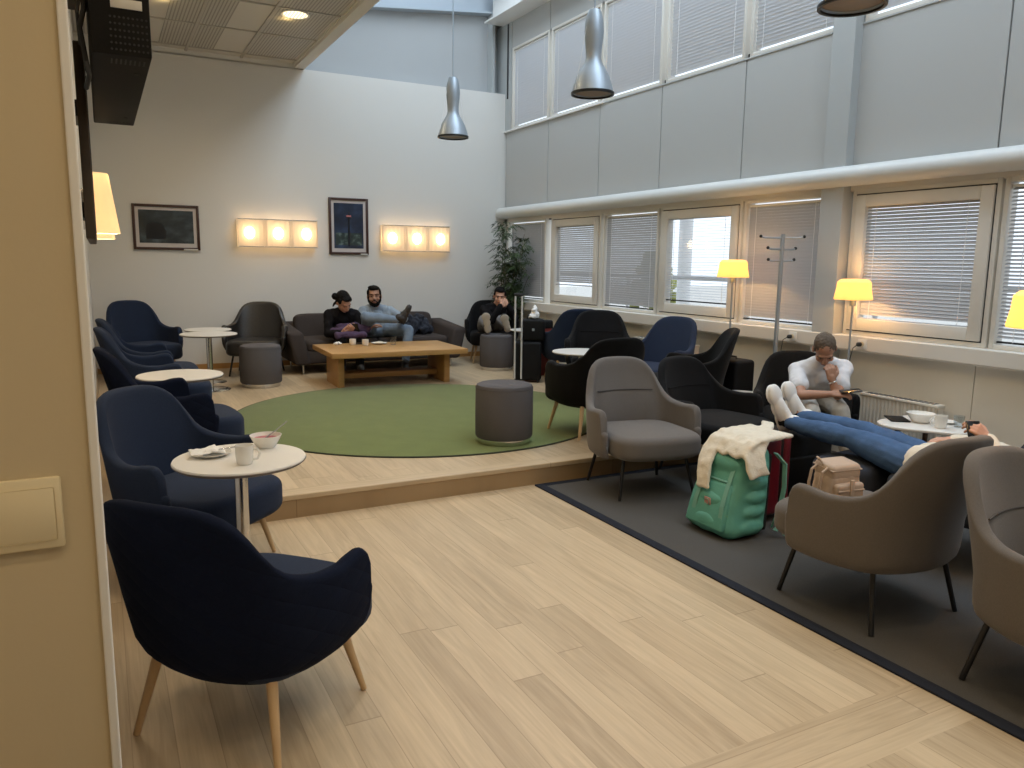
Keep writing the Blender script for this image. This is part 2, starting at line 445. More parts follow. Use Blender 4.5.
# far wall: low part with a ledge on top, recessed wall behind
bm = B(); box(bm, (XL-.1, YB, -.1), (5.72, YB+.3, 4.10)); box(bm, (XL-.1, YB, 4.09), (CX-.01, YB+.3, CZ+.2)); struct('wall_back', bm, M['wall'])
bm = B(); box(bm, (XL-.1, YB+.3, 3.9), (5.72, YB+.5, ZT)); struct('wall_back_upper', bm, M['upper'])
bm = B(); box(bm, (XL, YB-.015, PLZ), (5.6, YB, PLZ+.07)); struct('baseboard_back', bm, M['oak'])
# left wall and the near wall end
bm = B(); box(bm, (-.4, YN, -.1), (XL, 11., CZ+.1)); struct('wall_left', bm, M['wall'])
bm = B(); prism(bm, [(-3., YN-.02), (-.030, YN-.02), (-.030, YN+.05), (-3., YN+.05)], 0, CZ+.1); struct('wall_near', bm, M['beige'])
bm = B(); box(bm, (-.036, YN-.03, 0), (-.020, YN+.03, CZ), .003); struct('trim_3', bm, M['white'])
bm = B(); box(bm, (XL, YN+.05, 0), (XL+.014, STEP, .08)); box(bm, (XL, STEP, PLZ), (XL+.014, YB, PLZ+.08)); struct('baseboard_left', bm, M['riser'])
# walls behind the camera
bm = B(); box(bm, (X0-.1, Y0-.1, -.1), (5.8, Y0, ZT)); struct('wall_front', bm, M['wall'])
bm = B(); box(bm, (X0-.1, Y0, -.1), (X0, YN, ZT)); struct('wall_side', bm, M['wall'])

# low suspended ceiling over the left side
bm = B(); box(bm, (X0, Y0, CZ+.01), (CX-.12, YB+.05, CZ+.06)); struct('ceiling', bm, M['ctile'])
bm = B(); box(bm, (CX-.13, Y0, CZ-.05), (CX, YB, CZ+.3)); box(bm, (CX-.145, Y0, CZ-.01), (CX-.13, YB, CZ+.02)); struct('trim_4', bm, M['wall'])
bm = B(); box(bm, (CX-.13, Y0, CZ+.3), (CX, YB+.3, ZT)); struct('wall_fascia', bm, M['wall'])
gx = [-2.72, -2.08, -1.44, -.8, -.16, .48, 1.12, 1.78]
gy = [YB-.2-1.05*k for k in range(14)]
bm = B()
for x in gx: box(bm, (x-.016, Y0, CZ-.006), (x+.016, YB, CZ+.012))
for y in gy: box(bm, (X0, y-.012, CZ-.003), (CX-.14, y+.012, CZ+.012))
struct('ceiling_grid', bm, M['cmetal'])
bm = B()
for i, x in enumerate(gx):
    w = .62 if i < len(gx)-1 else .63
    for j, y in enumerate(gy):
        ph = (i+j) % 2
        if i == len(gx)-1: lo, hi = x+.02, x+.62
        elif i % 2 == 0: lo, hi = x+.02, x+.30
        else: lo, hi = x+.32, x+.63
        box(bm, (lo, y-1.03, CZ+.004), (hi, y-.02, CZ+.0105))
struct('ceiling_perforated_panels', bm, M['perf'])

# upper roof over the tall part, with a long rooflight
bm = B()
box(bm, (CX-.1, Y0, ZT), (3.1, 11.4, ZT+.15)); box(bm, (5.35, Y0, ZT), (5.8, 11.4, ZT+.15))
box(bm, (3.1, 10.6, ZT), (5.35, 11.4, ZT+.15)); box(bm, (3.1, Y0, ZT), (5.35, -1.5, ZT+.15))
struct('ceiling_upper', bm, M['white'])
bm = B()
for k in range(9): y = -1.5+k*1.5125; box(bm, (3.1, y-.03, ZT), (5.35, y+.03, ZT+.12))
struct('trim_5', bm, M['white'])
bm = B(); box(bm, (3.1, -1.5, ZT+.12), (5.35, 10.6, ZT+.13)); struct('window_15', bm, M['glass'])

# right wall: panels between the window bands
seams = [10.88, 9.607, 8.349, 7.138, 5.869, 4.69, 3.383, 2.13, .88, -.37, -1.6, -3.]
bm = B()
for a, b in zip(seams, seams[1:]):
    box(bm, (XR, b+.006, 2.26), (XR+.05, a-.006, 3.54), .003)
    box(bm, (XR+.02, b+.004, 0 if b > 20 else 0.), (XR+.07, a-.004, .95), .003)
    box(bm, (XR, b+.006, 4.72), (XR+.05, a-.006, 5.12), .003)
struct('wall_right', bm, M['panel'])
bm = B(); box(bm, (XR+.04, Y0, -.1), (XR+.09, 11.2, .96)); box(bm, (XR+.045, Y0, 2.2), (XR+.09, 11.2, 3.6)); box(bm, (XR+.045, Y0, 4.68), (XR+.09, 11.2, ZT)); struct('wall_right_backing', bm, M['gap'])
bm = B(); 
for a, b in zip(seams, seams[1:]): box(bm, (XR+.012, b+.003, 0.), (XR+.05, a-.003, .93))
struct('wall_right_lower', bm, M['lowpanel'])
# ledge under the lower windows (cable trunking)
bm = B(); box(bm, (5.50, Y0, .915), (XR+.1, YB, 1.03), .006); box(bm, (5.508, Y0, .905), (XR+.05, YB, .92)); struct('trim_6', bm, M['frame'])
# heads and sills
bm = B(); box(bm, (XR-.0, Y0, 2.215), (XR+.1, YB, 2.27), .003); struct('trim_7', bm, M['frame'])
bm = B(); box(bm, (XR-.03, 8.25, 3.535), (XR+.1, YB, 3.56), .003); struct('trim_8', bm, M['white'])
bm = B(); box(bm, (XR-.01, Y0, 3.535), (XR+.1, 8.25, 3.55), .003); struct('trim_9', bm, M['panelc'])
# column
bm = B(); box(bm, (5.51, 4.575, 0), (XR+.1, 4.80, ZT), .004); struct('trim_10', bm, M['panelc'])
bm = B(); box(bm, (5.51, -1.7, 0), (XR+.1, -1.475, ZT), .004); struct('trim_11', bm, M['panelc'])
# beams up high
bm = B(); box(bm, (5.28, Y0, 5.09), (XR, YB+.1, 5.115)); box(bm, (5.42, Y0, 5.11), (5.46, YB+.1, 5.5)); box(bm, (5.3, Y0, 5.5), (XR, YB+.1, 5.52)); struct('trim_12', bm, M['white'])
bm = B(); d = V((1.85, 0, .19)).normalized(); obox(bm, (4.1, 11.12, 5.14), d, (0, 1, 0), d.cross(V((0, 1, 0))), 3.4, .16, .025)
obox(bm, (4.1, 11.16, 5.34), d, (0, 1, 0), d.cross(V((0, 1, 0))), 3.4, .03, .4); struct('trim_13', bm, M['steel'])
bm = B(); box(bm, (5.43, YB+.12, 4.05), (5.47, YB+.3, 5.3)); struct('trim_14', bm, M['panelc'])

# the round duct along the windows
bm = B(); tube(bm, [(5.51, y, 2.335) for y in (-2.9, 2, 6, 10.86)], .083, 24)
t = thing('pipe', 'long pale round pipe running along the wall above the lower windows', 'pipe')
obj('pipe_run', bm, M['pipe'], t)
for y in (10.2, 7.7, 5.2, 2.7):
    bm = B(); box(bm, (5.56, y-.015, 2.28), (5.598, y+.015, 2.40)); obj('bracket', bm, M['pipe'], t)

# ------------------------------------------------------------------ windows
def ring_frame(bm, x0, x1, y0, y1, z0, z1, w, bev=.004):
    box(bm, (x0, y0, z0), (x1, y0+w, z1), bev); box(bm, (x0, y1-w, z0), (x1, y1, z1), bev)
    box(bm, (x0, y0+w, z0), (x1, y1-w, z0+w), bev); box(bm, (x0, y0+w, z1-w), (x1, y1-w, z1), bev)

win_n = [0]
def window(y0, y1, z0, z1, sash):
    win_n[0] += 1
    r = struct('window_%d' % win_n[0])
    bm = B(); ring_frame(bm, XR-.005, XR+.1, y0, y1, z0, z1, .035); obj('window_frame', bm, M['frame'], r)
    if sash:
        bm = B(); ring_frame(bm, XR-.02, XR+.07, y0+.045, y1-.045, z0+.045, z1-.045, .095, .006); obj('sash', bm, M['frame'], r)
        bm = B(); ring_frame(bm, XR+.0, XR+.06, y0+.03, y1-.03, z0+.03, z1-.03, .02, 0); obj('gasket', bm, M['gap'], r)
    bm = B(); box(bm, (XR+.075, y0+.03, z0+.03), (XR+.081, y1-.03, z1-.03)); obj('pane', bm, M['glass'], r)
    return r

def blind(y0, y1, z0, z1, tilt, x, label, group, rail=True, pitch=.027, w=.028, sm='slat'):
    t = thing('venetian_blind', label, 'blind', (x, (y0+y1)/2, z1), 0, group)
    h = (y1-y0)/2; zb = z0-z1
    bm = B(); n = int((z1-z0-.03)/pitch); ca, sa = math.cos(tilt), math.sin(tilt)
    for k in range(n):
        zc = -.03-k*pitch; rows = []
        for s, bul in ((-.5, 0), (-.25, .0012), (0, .0018), (.25, .0012), (.5, 0)):
            px = s*w*ca - bul*sa; pz = s*w*sa + bul*ca
            rows.append([bm.verts.new((px, -h, zc+pz)), bm.verts.new((px, h, zc+pz))])
        for a, b in zip(rows, rows[1:]): bm.faces.new((a[0], a[1], b[1], b[0]))
    me = obj('slats', bm, M[sm], t)
    bm = B(); box(bm, (-.014, -h, -.022), (.014, h, 0), .003); obj('head_rail', bm, M['white'], t)
    bm = B(); box(bm, (-.012, -h, zb), (.012, h, zb+.014), .003); obj('bottom_rail', bm, M['slat'] if not rail else M['gap'], t)
    for f in (-.78, .78):
        bm = B(); tube(bm, [(-w*.5-.001, f*h, 0), (-w*.5-.001, f*h, zb+.01)], .0022, 5); obj('ladder_cord', bm, M['cord'], t)
    return t

ZL0, ZL1 = 1.03, 2.225
low = [(9.62, 10.80, 0), (8.25, 9.47, 1), (7.10, 8.19, 0), (5.81, 7.07, 1), (4.80, 5.78, 0), (3.32, 4.545, 1), (2.16, 3.30, 0), (.90, 2.13, 1), (-.35, .87, 0)]
gl = 'venetian blinds at the lower windows'
lowlab = ['closed dark grey blind behind the potted palm in the far corner', 'blind hanging three quarters down with a bright strip below it, near the palm',
          'closed pale grey blind between the two opening windows at the far end', 'open-slatted blind with the bright outdoors showing through it',
          'closed brownish blind behind the coat stand', 'wide closed blind in the big opening window behind the second floor lamp',
          'open-slatted bright blind at the right edge of the photo, lower row', 'blind in an opening window past the right edge', 'blind in the last window near the camera wall']
tl = [1.36, 1.02, 1.15, .18, 1.34, 1.05, .6, .9, .9]
for i, (a, b, s) in enumerate(low):
    window(a, b, ZL0, ZL1, s)
    if i >= 7: continue
    if s:
        zb = {1: 1.30, 3: 1.20, 5: 1.165}[i]
        blind(a+.125, b-.125, zb, ZL1-.115, tl[i], XR+.02, lowlab[i], gl, rail=(i == 3))
    else:
        blind(a+.04, b-(.04 if i else .1), 1.075, ZL1-.05, tl[i], XR+.03, lowlab[i], gl, rail=True)
ups = [(9.62, 10.70), (8.37, 9.56), (7.16, 8.31), (5.90, 7.08), (4.81, 5.83), (3.40, 4.56), (2.15, 3.36)]
uplab = ['blue-grey closed blind in the upper window nearest the far corner', 'blue-grey closed blind in the upper window behind the middle pendant lamp',
         'grey closed blind in the upper window just right of the middle pendant lamp', 'pale grey closed blind in the second upper window right of the middle pendant lamp',
         'upper blind just left of the tall column', 'upper blind corner just right of the tall column', 'upper blind beyond the top right corner']
for i, (a, b) in enumerate(ups):
    window(a, b, 3.55, 4.72, 0)
    if i < 6: blind(a+.05, b-.04, 3.575, 4.68, -1.12, XR+.03, uplab[i], 'venetian blinds at the upper windows', rail=(i in (0, 1, 4)), pitch=.034, w=.036, sm='slatu')
bm = B(); box(bm, (XR-.01, 10.71, 3.52), (XR+.09, 11.35, 5.1)); box(bm, (XR, 10.81, 1.), (XR+.09, 10.9, 2.25)); struct('trim_15', bm, M['panelc'])
bm = B(); box(bm, (XR-.016, 10.80, 4.02), (XR+.0, 10.84, 5.08)); struct('trim_16', bm, M['gap'])
bm = B(); box(bm, (XR+.02, Y0, 3.5), (XR+.09, 2.15, 4.8)); box(bm, (XR+.02, Y0, 1.), (XR+.09, -.36, 2.3)); struct('wall_right_near', bm, M['panel'])

# ------------------------------------------------------------------ chairs
SEATP = [V((-.362, -.165, 0)), V((-.368, -.04, 0)), V((-.342, .11, 0)), V((-.250, .25, 0)), V((0, .310, 0)),
         V((.250, .25, 0)), V((.342, .11, 0)), V((.368, -.04, 0)), V((.362, -.165, 0))]
chair_cache = {}; seam_cache = {}
def shell_mesh(hs, bot=.255, seam=True, style='bucket'):
    TH = .056
    if style == 'bucket': tabs = [(0, .90*hs), (.10, .897*hs), (.175, .880*hs), (.235, .845*hs), (.28, .795*hs), (.315, .742*hs), (.35, .695), (.40, .655), (.47, .630), (.56, .617), (.66, .616), (.78, .628), (.87, .630), (.93, .610), (.97, .575), (1., .49)]
    else: tabs = [(0, .90*hs), (.10, .897*hs), (.17, .880*hs), (.225, .845*hs), (.268, .795*hs), (.30, .742*hs), (.333, .69), (.375, .648), (.43, .618), (.51, .600), (.62, .594), (.77, .602), (.87, .604), (.925, .590), (.967, .555), (1., .46)]
    foot = [(bot, .70), (bot+.03, .81), (bot+.075, .91), (.40, .975), (.5, 1.)] if style == 'bucket' else [(bot, .90), (bot+.015, .945), (bot+.05, .975), (.40, .99), (.5, 1.)]
    NU = 57
    cols = []
    for i in range(NU):
        t = -1+2*i/(NU-1); cols.append((t, 0.))
    ext = [(1., math.radians(a)) for a in (30, 60, 90)]
    full = [(-1., -a) for _, a in reversed(ext)] + cols + ext
    fo = [0, .04, .10, .2, .35, .5, .65, .8, .9, .96, 1.]
    bm = B(); uvl = bm.loops.layers.uv.new('UVMap')
    grid = []; uvs = {}; seam_pts = []
    arc = 0; last = None
    def width_w(t):  # weight of the leaning back
        a = abs(t); return 1 if a < .34 else 0 if a > .66 else .5+.5*math.cos(PI*(a-.34)/.32)
    for t, ea in full:
        u = (t+1)/2
        p = catmull(SEATP, u); q = catmull(SEATP, min(1, u+.004)) - catmull(SEATP, max(0, u-.004))
        tg = q.normalized(); nr = V((tg.y, -tg.x, 0))       # outward
        if nr.dot(p) < 0: nr = -nr
        h = smooth_tab(tabs, abs(t)); half = TH/2
        if ea: h -= (1-math.cos(ea))*.03
        fwd = tg*(math.copysign(1, ea)*half*math.sin(abs(ea))) if ea else V((0, 0, 0))
        hw = half*math.cos(ea) if ea else half
        hw = max(hw, .0008)
        if last is not None: arc += (p-last).length
        last = p
        W = width_w(t)
        def place(z, o):
            s = smooth_tab(foot, z)
            lean = max(0, z-.45)
            c = p.copy(); c.x *= s*(1-.10*lean*W); c.y = c.y*s + (.21*lean+.12*lean*lean)*W
            c = c+nr*o+fwd; return V((c.x, c.y, z))
        col = []
        for f in fo: z = bot+(h-.022-bot)*f; col.append((place(z, hw), (arc*1., z)))
        for k in range(1, 6):
            a = PI*k/6; col.append((place(h-.022+.022*math.sin(a), hw*math.cos(a)), (0, 0)))
        for f in reversed(fo[3:]):
            z = .36+(h-.022-.36)*(f-.2)/.8
            o = -hw
            if seam and abs(t) < .30 and z < .66*hs and not ea: o -= .022*min(1, (.30-abs(t))/.08)
            col.append((place(z, o), (0, 0)))
        if seam and abs(t) < .275 and not ea: seam_pts.append(place(.664*hs, -hw-.004-.018*min(1, (.30-abs(t))/.08)))
        grid.append([(bm.verts.new(c), uvv) for c, uvv in col])
    for a, b in zip(grid, grid[1:]):
        n = len(a)
        for k in range(n):
            k2 = (k+1) % n
            f = bm.faces.new((a[k][0], b[k][0], b[k2][0], a[k2][0]))
            for l, src in zip(f.loops, (a[k], b[k], b[k2], a[k2])): l[uvl].uv = src[1]
    for g in (grid[0], grid[-1]):
        try: bm.faces.new([v for v, _ in g])
        except ValueError: pass
    if seam: seam_cache[round(hs, 3), style] = seam_pts
    return bm

def seat_outline():
    o = []
    for x, y in sell(.315, .32, 4.5, 48, 0, -.06):
        f = 1 + .06*(-(y+.06)/.32)
        yy = y - (.02*math.cos(x/.315*PI/2) if y < -.1 else 0)
        o.append((x*f, yy))
    return o

def chair(label, x, y, z, face, fab, legm, wood=True, hs=1., seam=True, group=None, quilt=None, roll=True, seatm=None, width=1.):
    fx, fy = face; rz = math.atan2(fx, -fy)
    t = thing('lounge_chair', label, 'chair', (x, y, z), rz, group)
    style = 'bucket' if wood or fab == 'leather' else 'wing'
    key = ('shell', round(hs, 3), seam, style)
    if key not in chair_cache:
        o = obj('shell', shell_mesh(hs, .255 if style == 'bucket' else .272, seam, style), M[quilt or fab], t, ang=60); chair_cache[key] = o.data
        o.data.materials.clear(); o.data.materials.append(M[fab])
        me = o.data
    else:
        me = chair_cache[key].copy(); o = bpy.data.objects.new('shell', me); COL.objects.link(o); o.parent = t
    me.materials.clear(); me.materials.append(M[quilt or fab]); chair_cache[key] = me
    bm = B(); cushion(bm, seat_outline(), .262 if style == 'bucket' else .285, .448, .05, .012); obj('seat', bm, M[seatm or fab], t)
    if seam:
        bm = B(); pts = seam_cache[round(hs, 3), style]
        tube(bm, pts, .004, 6); obj('seam', bm, M['black' if fab in ('black', 'charc') else 'seamline'], t)
    for sx in (-1, 1):
        for sy in (-1, 1):
            bm = B()
            if wood: tube(bm, [(sx*.225, sy*.20-.01, .29), (sx*.285, sy*.262-.01, .004)], [.0195, .0115], 14)
            else: tube(bm, [(sx*.235, sy*.21-.01, .29), (sx*.285, sy*.268-.01, .004)], [.0125, .0115], 12)
            obj('leg', bm, M[legm], t)
    return t

# left row, navy with pale wooden legs
gL = 'navy armchairs on the left side'
chair('navy quilted armchair seen from behind in the left foreground, pale wooden legs', .395, 2.68, 0, (.74, .68), 'navy', 'beech', quilt='navyq', seam=False, hs=1.0, group=gL)
chair('navy armchair behind the nearest white round table with mug and bowl', .37, 4.25, 0, (.66, -.75), 'navy', 'beech', seam=False, hs=1.02, group=gL)
chair('navy armchair against the left wall, directly behind the one at the table with the mug', .385, 5.42, PLZ, (.98, .10), 'navy', 'beech', quilt='navyq', seam=False, hs=1.0, group=gL)
chair('navy armchair against the left wall beside the empty nearer cream round table', .38, 6.98, PLZ, (1., .02), 'navy', 'beech', seam=False, hs=1.0, group=gL)
chair('farthest navy armchair of the row along the left wall, only arm and back edge showing', .39, 7.95, PLZ, (1., .0), 'navy', 'beech', seam=False, hs=1.0, group=gL)
chair('navy armchair facing the room in the far left corner under the landscape picture', .43, 10.16, PLZ, (.36, -.93), 'navy', 'beech', seam=False, hs=1.04, group=gL)
chair('dark chair whose top edge only just shows at the bottom edge', .25, .92, 0, (.3, .95), 'black', 'beech', seam=False, hs=1.03)
chair('black leather armchair with tufted back left of the sofa', 1.72, 10.22, PLZ, (-.36, -.93), 'leather', 'blackmetal', wood=False, seam=False, hs=1.0)
# right group
gR = 'armchairs on the right side'
chair('grey armchair with thin black legs standing at the step on the carpet', 3.35, 4.36, .008, (-.17, -.98), 'grey', 'blackmetal', wood=False, hs=1.0, group=gR)
chair('black armchair right beside the grey one, behind the green backpack', 4.11, 4.46, .008, (.10, -1.), 'charc', 'blackmetal', wood=False, hs=.96, group=gR)
chair('taupe armchair seen from behind holding the small beige backpack', 3.17, 2.32, .008, (.02, 1.), 'taupe', 'blackmetal', wood=False, hs=1.0, group=gR)
chair('taupe armchair cut off at the right edge, its inner back showing', 3.165, 1.40, .008, (-.03, -1.), 'taupe', 'blackmetal', wood=False, hs=.97, group=gR)
chair('black armchair with pale wooden legs seen from behind at the edge of the green rug', 3.68, 5.46, PLZ+.012, (.03, 1.), 'black', 'beech', seam=False, hs=.95, group=gR)
chair('black armchair in profile under the first floor lamp, its back leaning right', 4.61, 5.38, PLZ, (-.82, .57), 'black', 'beech', seam=False, hs=1.0, group=gR)
chair('navy armchair with one arm showing, right of the far small table, under the bright window', 4.88, 6.20, PLZ, (-.97, -.25), 'navy', 'beech', seam=False, hs=1.02, group=gR)
chair('charcoal armchair with stitched back facing the camera beyond the far small table', 4.88, 7.14, PLZ, (-.52, -.85), 'charc', 'beech', hs=1.02, group=gR)
chair('navy armchair turned away between the stacked luggage and the charcoal armchair', 5.15, 8.14, PLZ, (.30, .95), 'navy', 'beech', seam=False, hs=1.02, group=gR)
chair('charcoal armchair in the far corner under the man with feet on a pouf', 5.05, 10.22, PLZ, (-.36, -.93), 'charc', 'beech', seam=False, hs=.98, group=gR)
chair('black armchair in which the man in the white T-shirt sits', 4.95, 4.34, .008, (-.60, -.80), 'black', 'blackmetal', wood=False, seam=False, hs=.98, group=gR)
chair('slate armchair under the reclining person in jeans', 4.17, 2.44, .008, (-.14, .99), 'slate', 'blackmetal', wood=False, seam=False, hs=.96, group=gR)

t = thing('ottoman', 'slate ottoman under the knees of the reclining person', 'ottoman', (4.06, 3.08, .008), .10)
bm = B(); cushion(bm, sell(.27, .20, 6, 48), .17, .44, .05, .012); obj('cushion', bm, M['slate'], t)
bm = B(); cushion(bm, sell(.262, .192, 6, 48), .13, .19, .02); obj('base', bm, M['black'], t)
for sx in (-.2, .2):
    for sy in (-.14, .14):
        bm = B(); tube(bm, [(sx, sy, .135), (sx*1.1, sy*1.1, 0)], .012, 10); obj('leg', bm, M['blackmetal'], t)

# ------------------------------------------------------------------ tables
def round_table(label, x, y, z, h, r, group=None):
    t = thing('round_table', label, 'table', (x, y, z), 0, group)
    bm = B(); lathe(bm, [(0, h-.022), (r-.012, h-.022), (r-.002, h-.012), (r, h-.006), (r-.003, h), (0, h)], 56); obj('tabletop', bm, M['tabletop'], t)
    bm = B(); lathe(bm, [(0, h-.0226), (r-.012, h-.0226), (r+.001, h-.0125), (r+.001, h-.010), (r-.014, h-.0215), (0, h-.0215)], 56); obj('edge', bm, M['tableedge'], t)
    bm = B(); lathe(bm, [(0, .012), (.030, .012), (.030, h-.03), (.07, h-.028), (.07, h-.022), (0, h-.022)], 24); obj('column', bm, M['chrome'], t)
    bm = B(); lathe(bm, [(0, 0), (.21*r/.3, 0), (.21*r/.3, .007), (.20*r/.3, .012), (.06, .017), (.03, .022), (0, .022)], 40); obj('base', bm, M['chrome'], t)
    return t
gT = 'white round pedestal tables'
round_table('nearest white round table with mug, plate and bowl on it', .52, 3.64, 0, .70, .292, gT)
round_table('empty cream round table beside the left row of navy chairs', .485, 6.16, PLZ, .60, .30, gT)
round_table('white round table nearest of two overlapping ones before the leather armchair', 1.03, 9.13, PLZ, .63, .30, gT)
round_table('white round table behind another one in the far left corner', 1.09, 9.70, PLZ, .63, .26, gT)
round_table('small white round table half hidden by the black chair on the platform', 4.36, 6.72, PLZ, .55, .30, gT)
round_table('low small table behind the arm of the black armchair, below the coat stand', 4.90, 4.98, PLZ, .34, .20, gT)
round_table('small white table beside the man in the far corner chair, behind the luggage handle', 5.12, 9.20, PLZ, .55, .26, gT)

t = thing('coffee_table', 'large oak coffee table with slab legs in front of the sofa', 'coffee table', (3.06, 8.95, PLZ), math.radians(-2))
bm = B(); box(bm, (-.82, -.53, .365), (.80, .53, .425), .004); obj('tabletop', bm, M['oak'], t)
for sx in (-.67, .62):
    bm = B(); box(bm, (sx-.035, -.30, 0), (sx+.035, .30, .365), .004); obj('leg', bm, M['oak'], t)
bm = B(); box(bm, (-.635, -.06, .07), (.585, .20, .13), .004); obj('stretcher', bm, M['oak'], t)

# rounded three-legged table by the window
t = thing('side_table', 'white rounded-triangle table on wooden legs beside the radiator', 'table', (5.12, 3.39, .008), .6)
def tri(r, n=54, k=.13):
    return [(r*(1+k*math.cos(3*a))*math.cos(a), r*(1+k*math.cos(3*a))*math.sin(a)) for a in [2*PI*i/n for i in range(n)]]
bm = B(); cushion(bm, tri(.30), .478, .50, .008); obj('tabletop', bm, M['tabletop'], t)
for a in (0, 2.09, 4.19):
    bm = B(); c, s = math.cos(a), math.sin(a); tube(bm, [(c*.20, s*.20, .48), (c*.27, s*.27, 0)], [.02, .013], 12); obj('leg', bm, M['darkwood'], t)

# ------------------------------------------------------------------ poufs, rugs
def pouf(label, x, y, z=PLZ):
    t = thing('pouf', label, 'pouf', (x, y, z), 0, 'grey round poufs')
    bm = B(); lathe(bm, [(0, .045), (.222, .045), (.232, .06), (.234, .25), (.232, .44), (.222, .468), (.20, .477), (.10, .474), (.035, .462), (0, .458)], 48); obj('cover', bm, M['pouf'], t)
    bm = B(); lathe(bm, [(.2325, .442), (.234, .446), (.2325, .45)], 48); obj('seam', bm, M['pouf'], t)
    bm = B(); lathe(bm, [(0, 0), (.212, 0), (.214, .004), (.214, .045), (0, .045)], 48); obj('base_ring', bm, M['chrome'], t)
pouf('grey pouf on the near edge of the green rug', 2.83, 5.48, PLZ+.012)
pouf('grey pouf in front of the black leather armchair', 1.585, 9.20)
pouf('grey pouf under the feet of the man in the corner', 4.743, 9.42)

t = thing('round_rug', 'round moss green rug on the wooden platform', 'rug', (2.66, 6.92, PLZ))
bm = B(); lathe(bm, [(0, .002), (1.735, .002), (1.738, .008), (1.73, .012), (0, .012)], 128); obj('pile', bm, M['rug'], t)
bm = B(); lathe(bm, [(1.732, .0005), (1.748, .0005), (1.748, .009), (1.738, .0115), (1.732, .008)], 128); obj('edge_binding', bm, M['rugedge'], t)
t = thing('carpet', 'dark grey carpet with black border on the right side of the wooden floor', 'carpet', (2.70, 0, 0))
bm = B(); box(bm, (.06, Y0+.1, .0005), (2.88, 4.68, .008)); obj('pile', bm, M['carpet'], t)
bm = B(); box(bm, (0, Y0+.1, .0005), (.065, 4.735, .010), .002); box(bm, (.06, 4.675, .0005), (2.88, 4.735, .010), .002); obj('border', bm, M['border'], t)

# ------------------------------------------------------------------ sofa
t = thing('sofa', 'dark brown fabric sofa against the far wall with two people on it', 'sofa', (3.26, 10.3, PLZ))
bm = B(); box(bm, (-1.05, -.40, .13), (1.05, .40, .30), .03, 3); obj('frame', bm, M['sofa'], t)
for sx in (-.5, .5):
    bm = B(); cushion(bm, sell(.495, .36, 8, 56, sx, -.06), .28, .43, .05, .02); obj('seat_cushion', bm, M['sofa'], t)
for sx in (-.5, .5):
    bm = B(); tt = B(); cushion(tt, sell(.49, .23, 8, 56), -.08, .08, .06, .015)
    mt = Matrix.Translation((sx, .29, .50)) @ Matrix.Rotation(math.radians(76), 4, 'X'); bmesh.ops.transform(tt, matrix=mt, verts=tt.verts); merge(bm, tt); obj('back_cushion', bm, M['sofa'], t)
bm = B(); box(bm, (-1.10, .34, .13), (1.10, .50, .62), .05, 4); obj('backrest', bm, M['sofa'], t)
for s in (-1, 1):
    bm = B(); tt = B(); box(tt, (-.10, -.46, 0), (.10, .48, .50), .05, 4)
    for v in tt.verts:
        v.co.x += s*.10*(v.co.z/.5); v.co.z *= 1-.16*max(0, -v.co.y)/.46
        v.co.z += .12
        v.co.x += s*1.03
    merge(bm, tt); obj('armrest', bm, M['sofa'], t)
for sx in (-1.02, 1.02):
    for sy in (-.36, .40):
        bm = B(); tube(bm, [(sx, sy, .14), (sx, sy, 0)], .013, 10); obj('leg', bm, M['chrome'], t)

# ------------------------------------------------------------------ lamps
def floor_lamp(label, x, y, z, h=1.50, r0=.145, r1=.118, hs=.165):
    t = thing('floor_lamp', label, 'floor lamp', (x, y, z), 0, 'floor lamps with glowing cream shades')
    bm = B(); prof = [(r0, h-hs), (r0+.002, h-hs+.01), (r0-.012, h-hs*.5), (r1+.01, h-.025), (r1-.012, h-.004), (r1-.03, h), (r1-.034, h-.004), (r1+.004, h-.03), (r0-.016, h-hs*.5), (r0-.004, h-hs)]
    lathe(bm, prof, 40); obj('lamp_shade', bm, M['shade'], t)
    bm = B(); lathe(bm, [(0, 0), (.14, 0), (.14, .012), (.13, .02), (.012, .028), (0, .028)], 36); obj('base', bm, M['alu'], t)
    bm = B(); tube(bm, [(0, 0, .02), (0, 0, h-hs-.03)], .0085, 10); obj('pole', bm, M['alu'], t)
    bm = B(); lathe(bm, [(0, h-hs-.05), (.024, h-hs-.05), (.024, h-hs+.03), (0, h-hs+.03)], 16); obj('socket', bm, M['alu'], t)
    bm = B(); bmesh.ops.create_uvsphere(bm, u_segments=14, v_segments=10, radius=.03); bmesh.ops.translate(bm, verts=bm.verts, vec=(0, 0, h-hs*.5)); obj('bulb', bm, M['bulb'], t)
    for zz, e in ((h-hs+.035, 11.), (h-.03, 3.5)):
        l = bpy.data.lights.new('lamp_glow', 'POINT'); l.energy = e; l.color = (1., .56, .20); l.shadow_soft_size = .03
        lo = bpy.data.objects.new('lamp_glow', l); COL.objects.link(lo); lo.parent = t; lo.location = (0, 0, zz)
floor_lamp('lit floor lamp left of the coat stand, rising behind the black chairs', 5.30, 5.58, PLZ)
floor_lamp('lit floor lamp right behind the man in the white T-shirt', 5.39, 4.30, 0)
floor_lamp('lit floor lamp cut off by the right edge of the photo', 3.645, 1.915, .008)

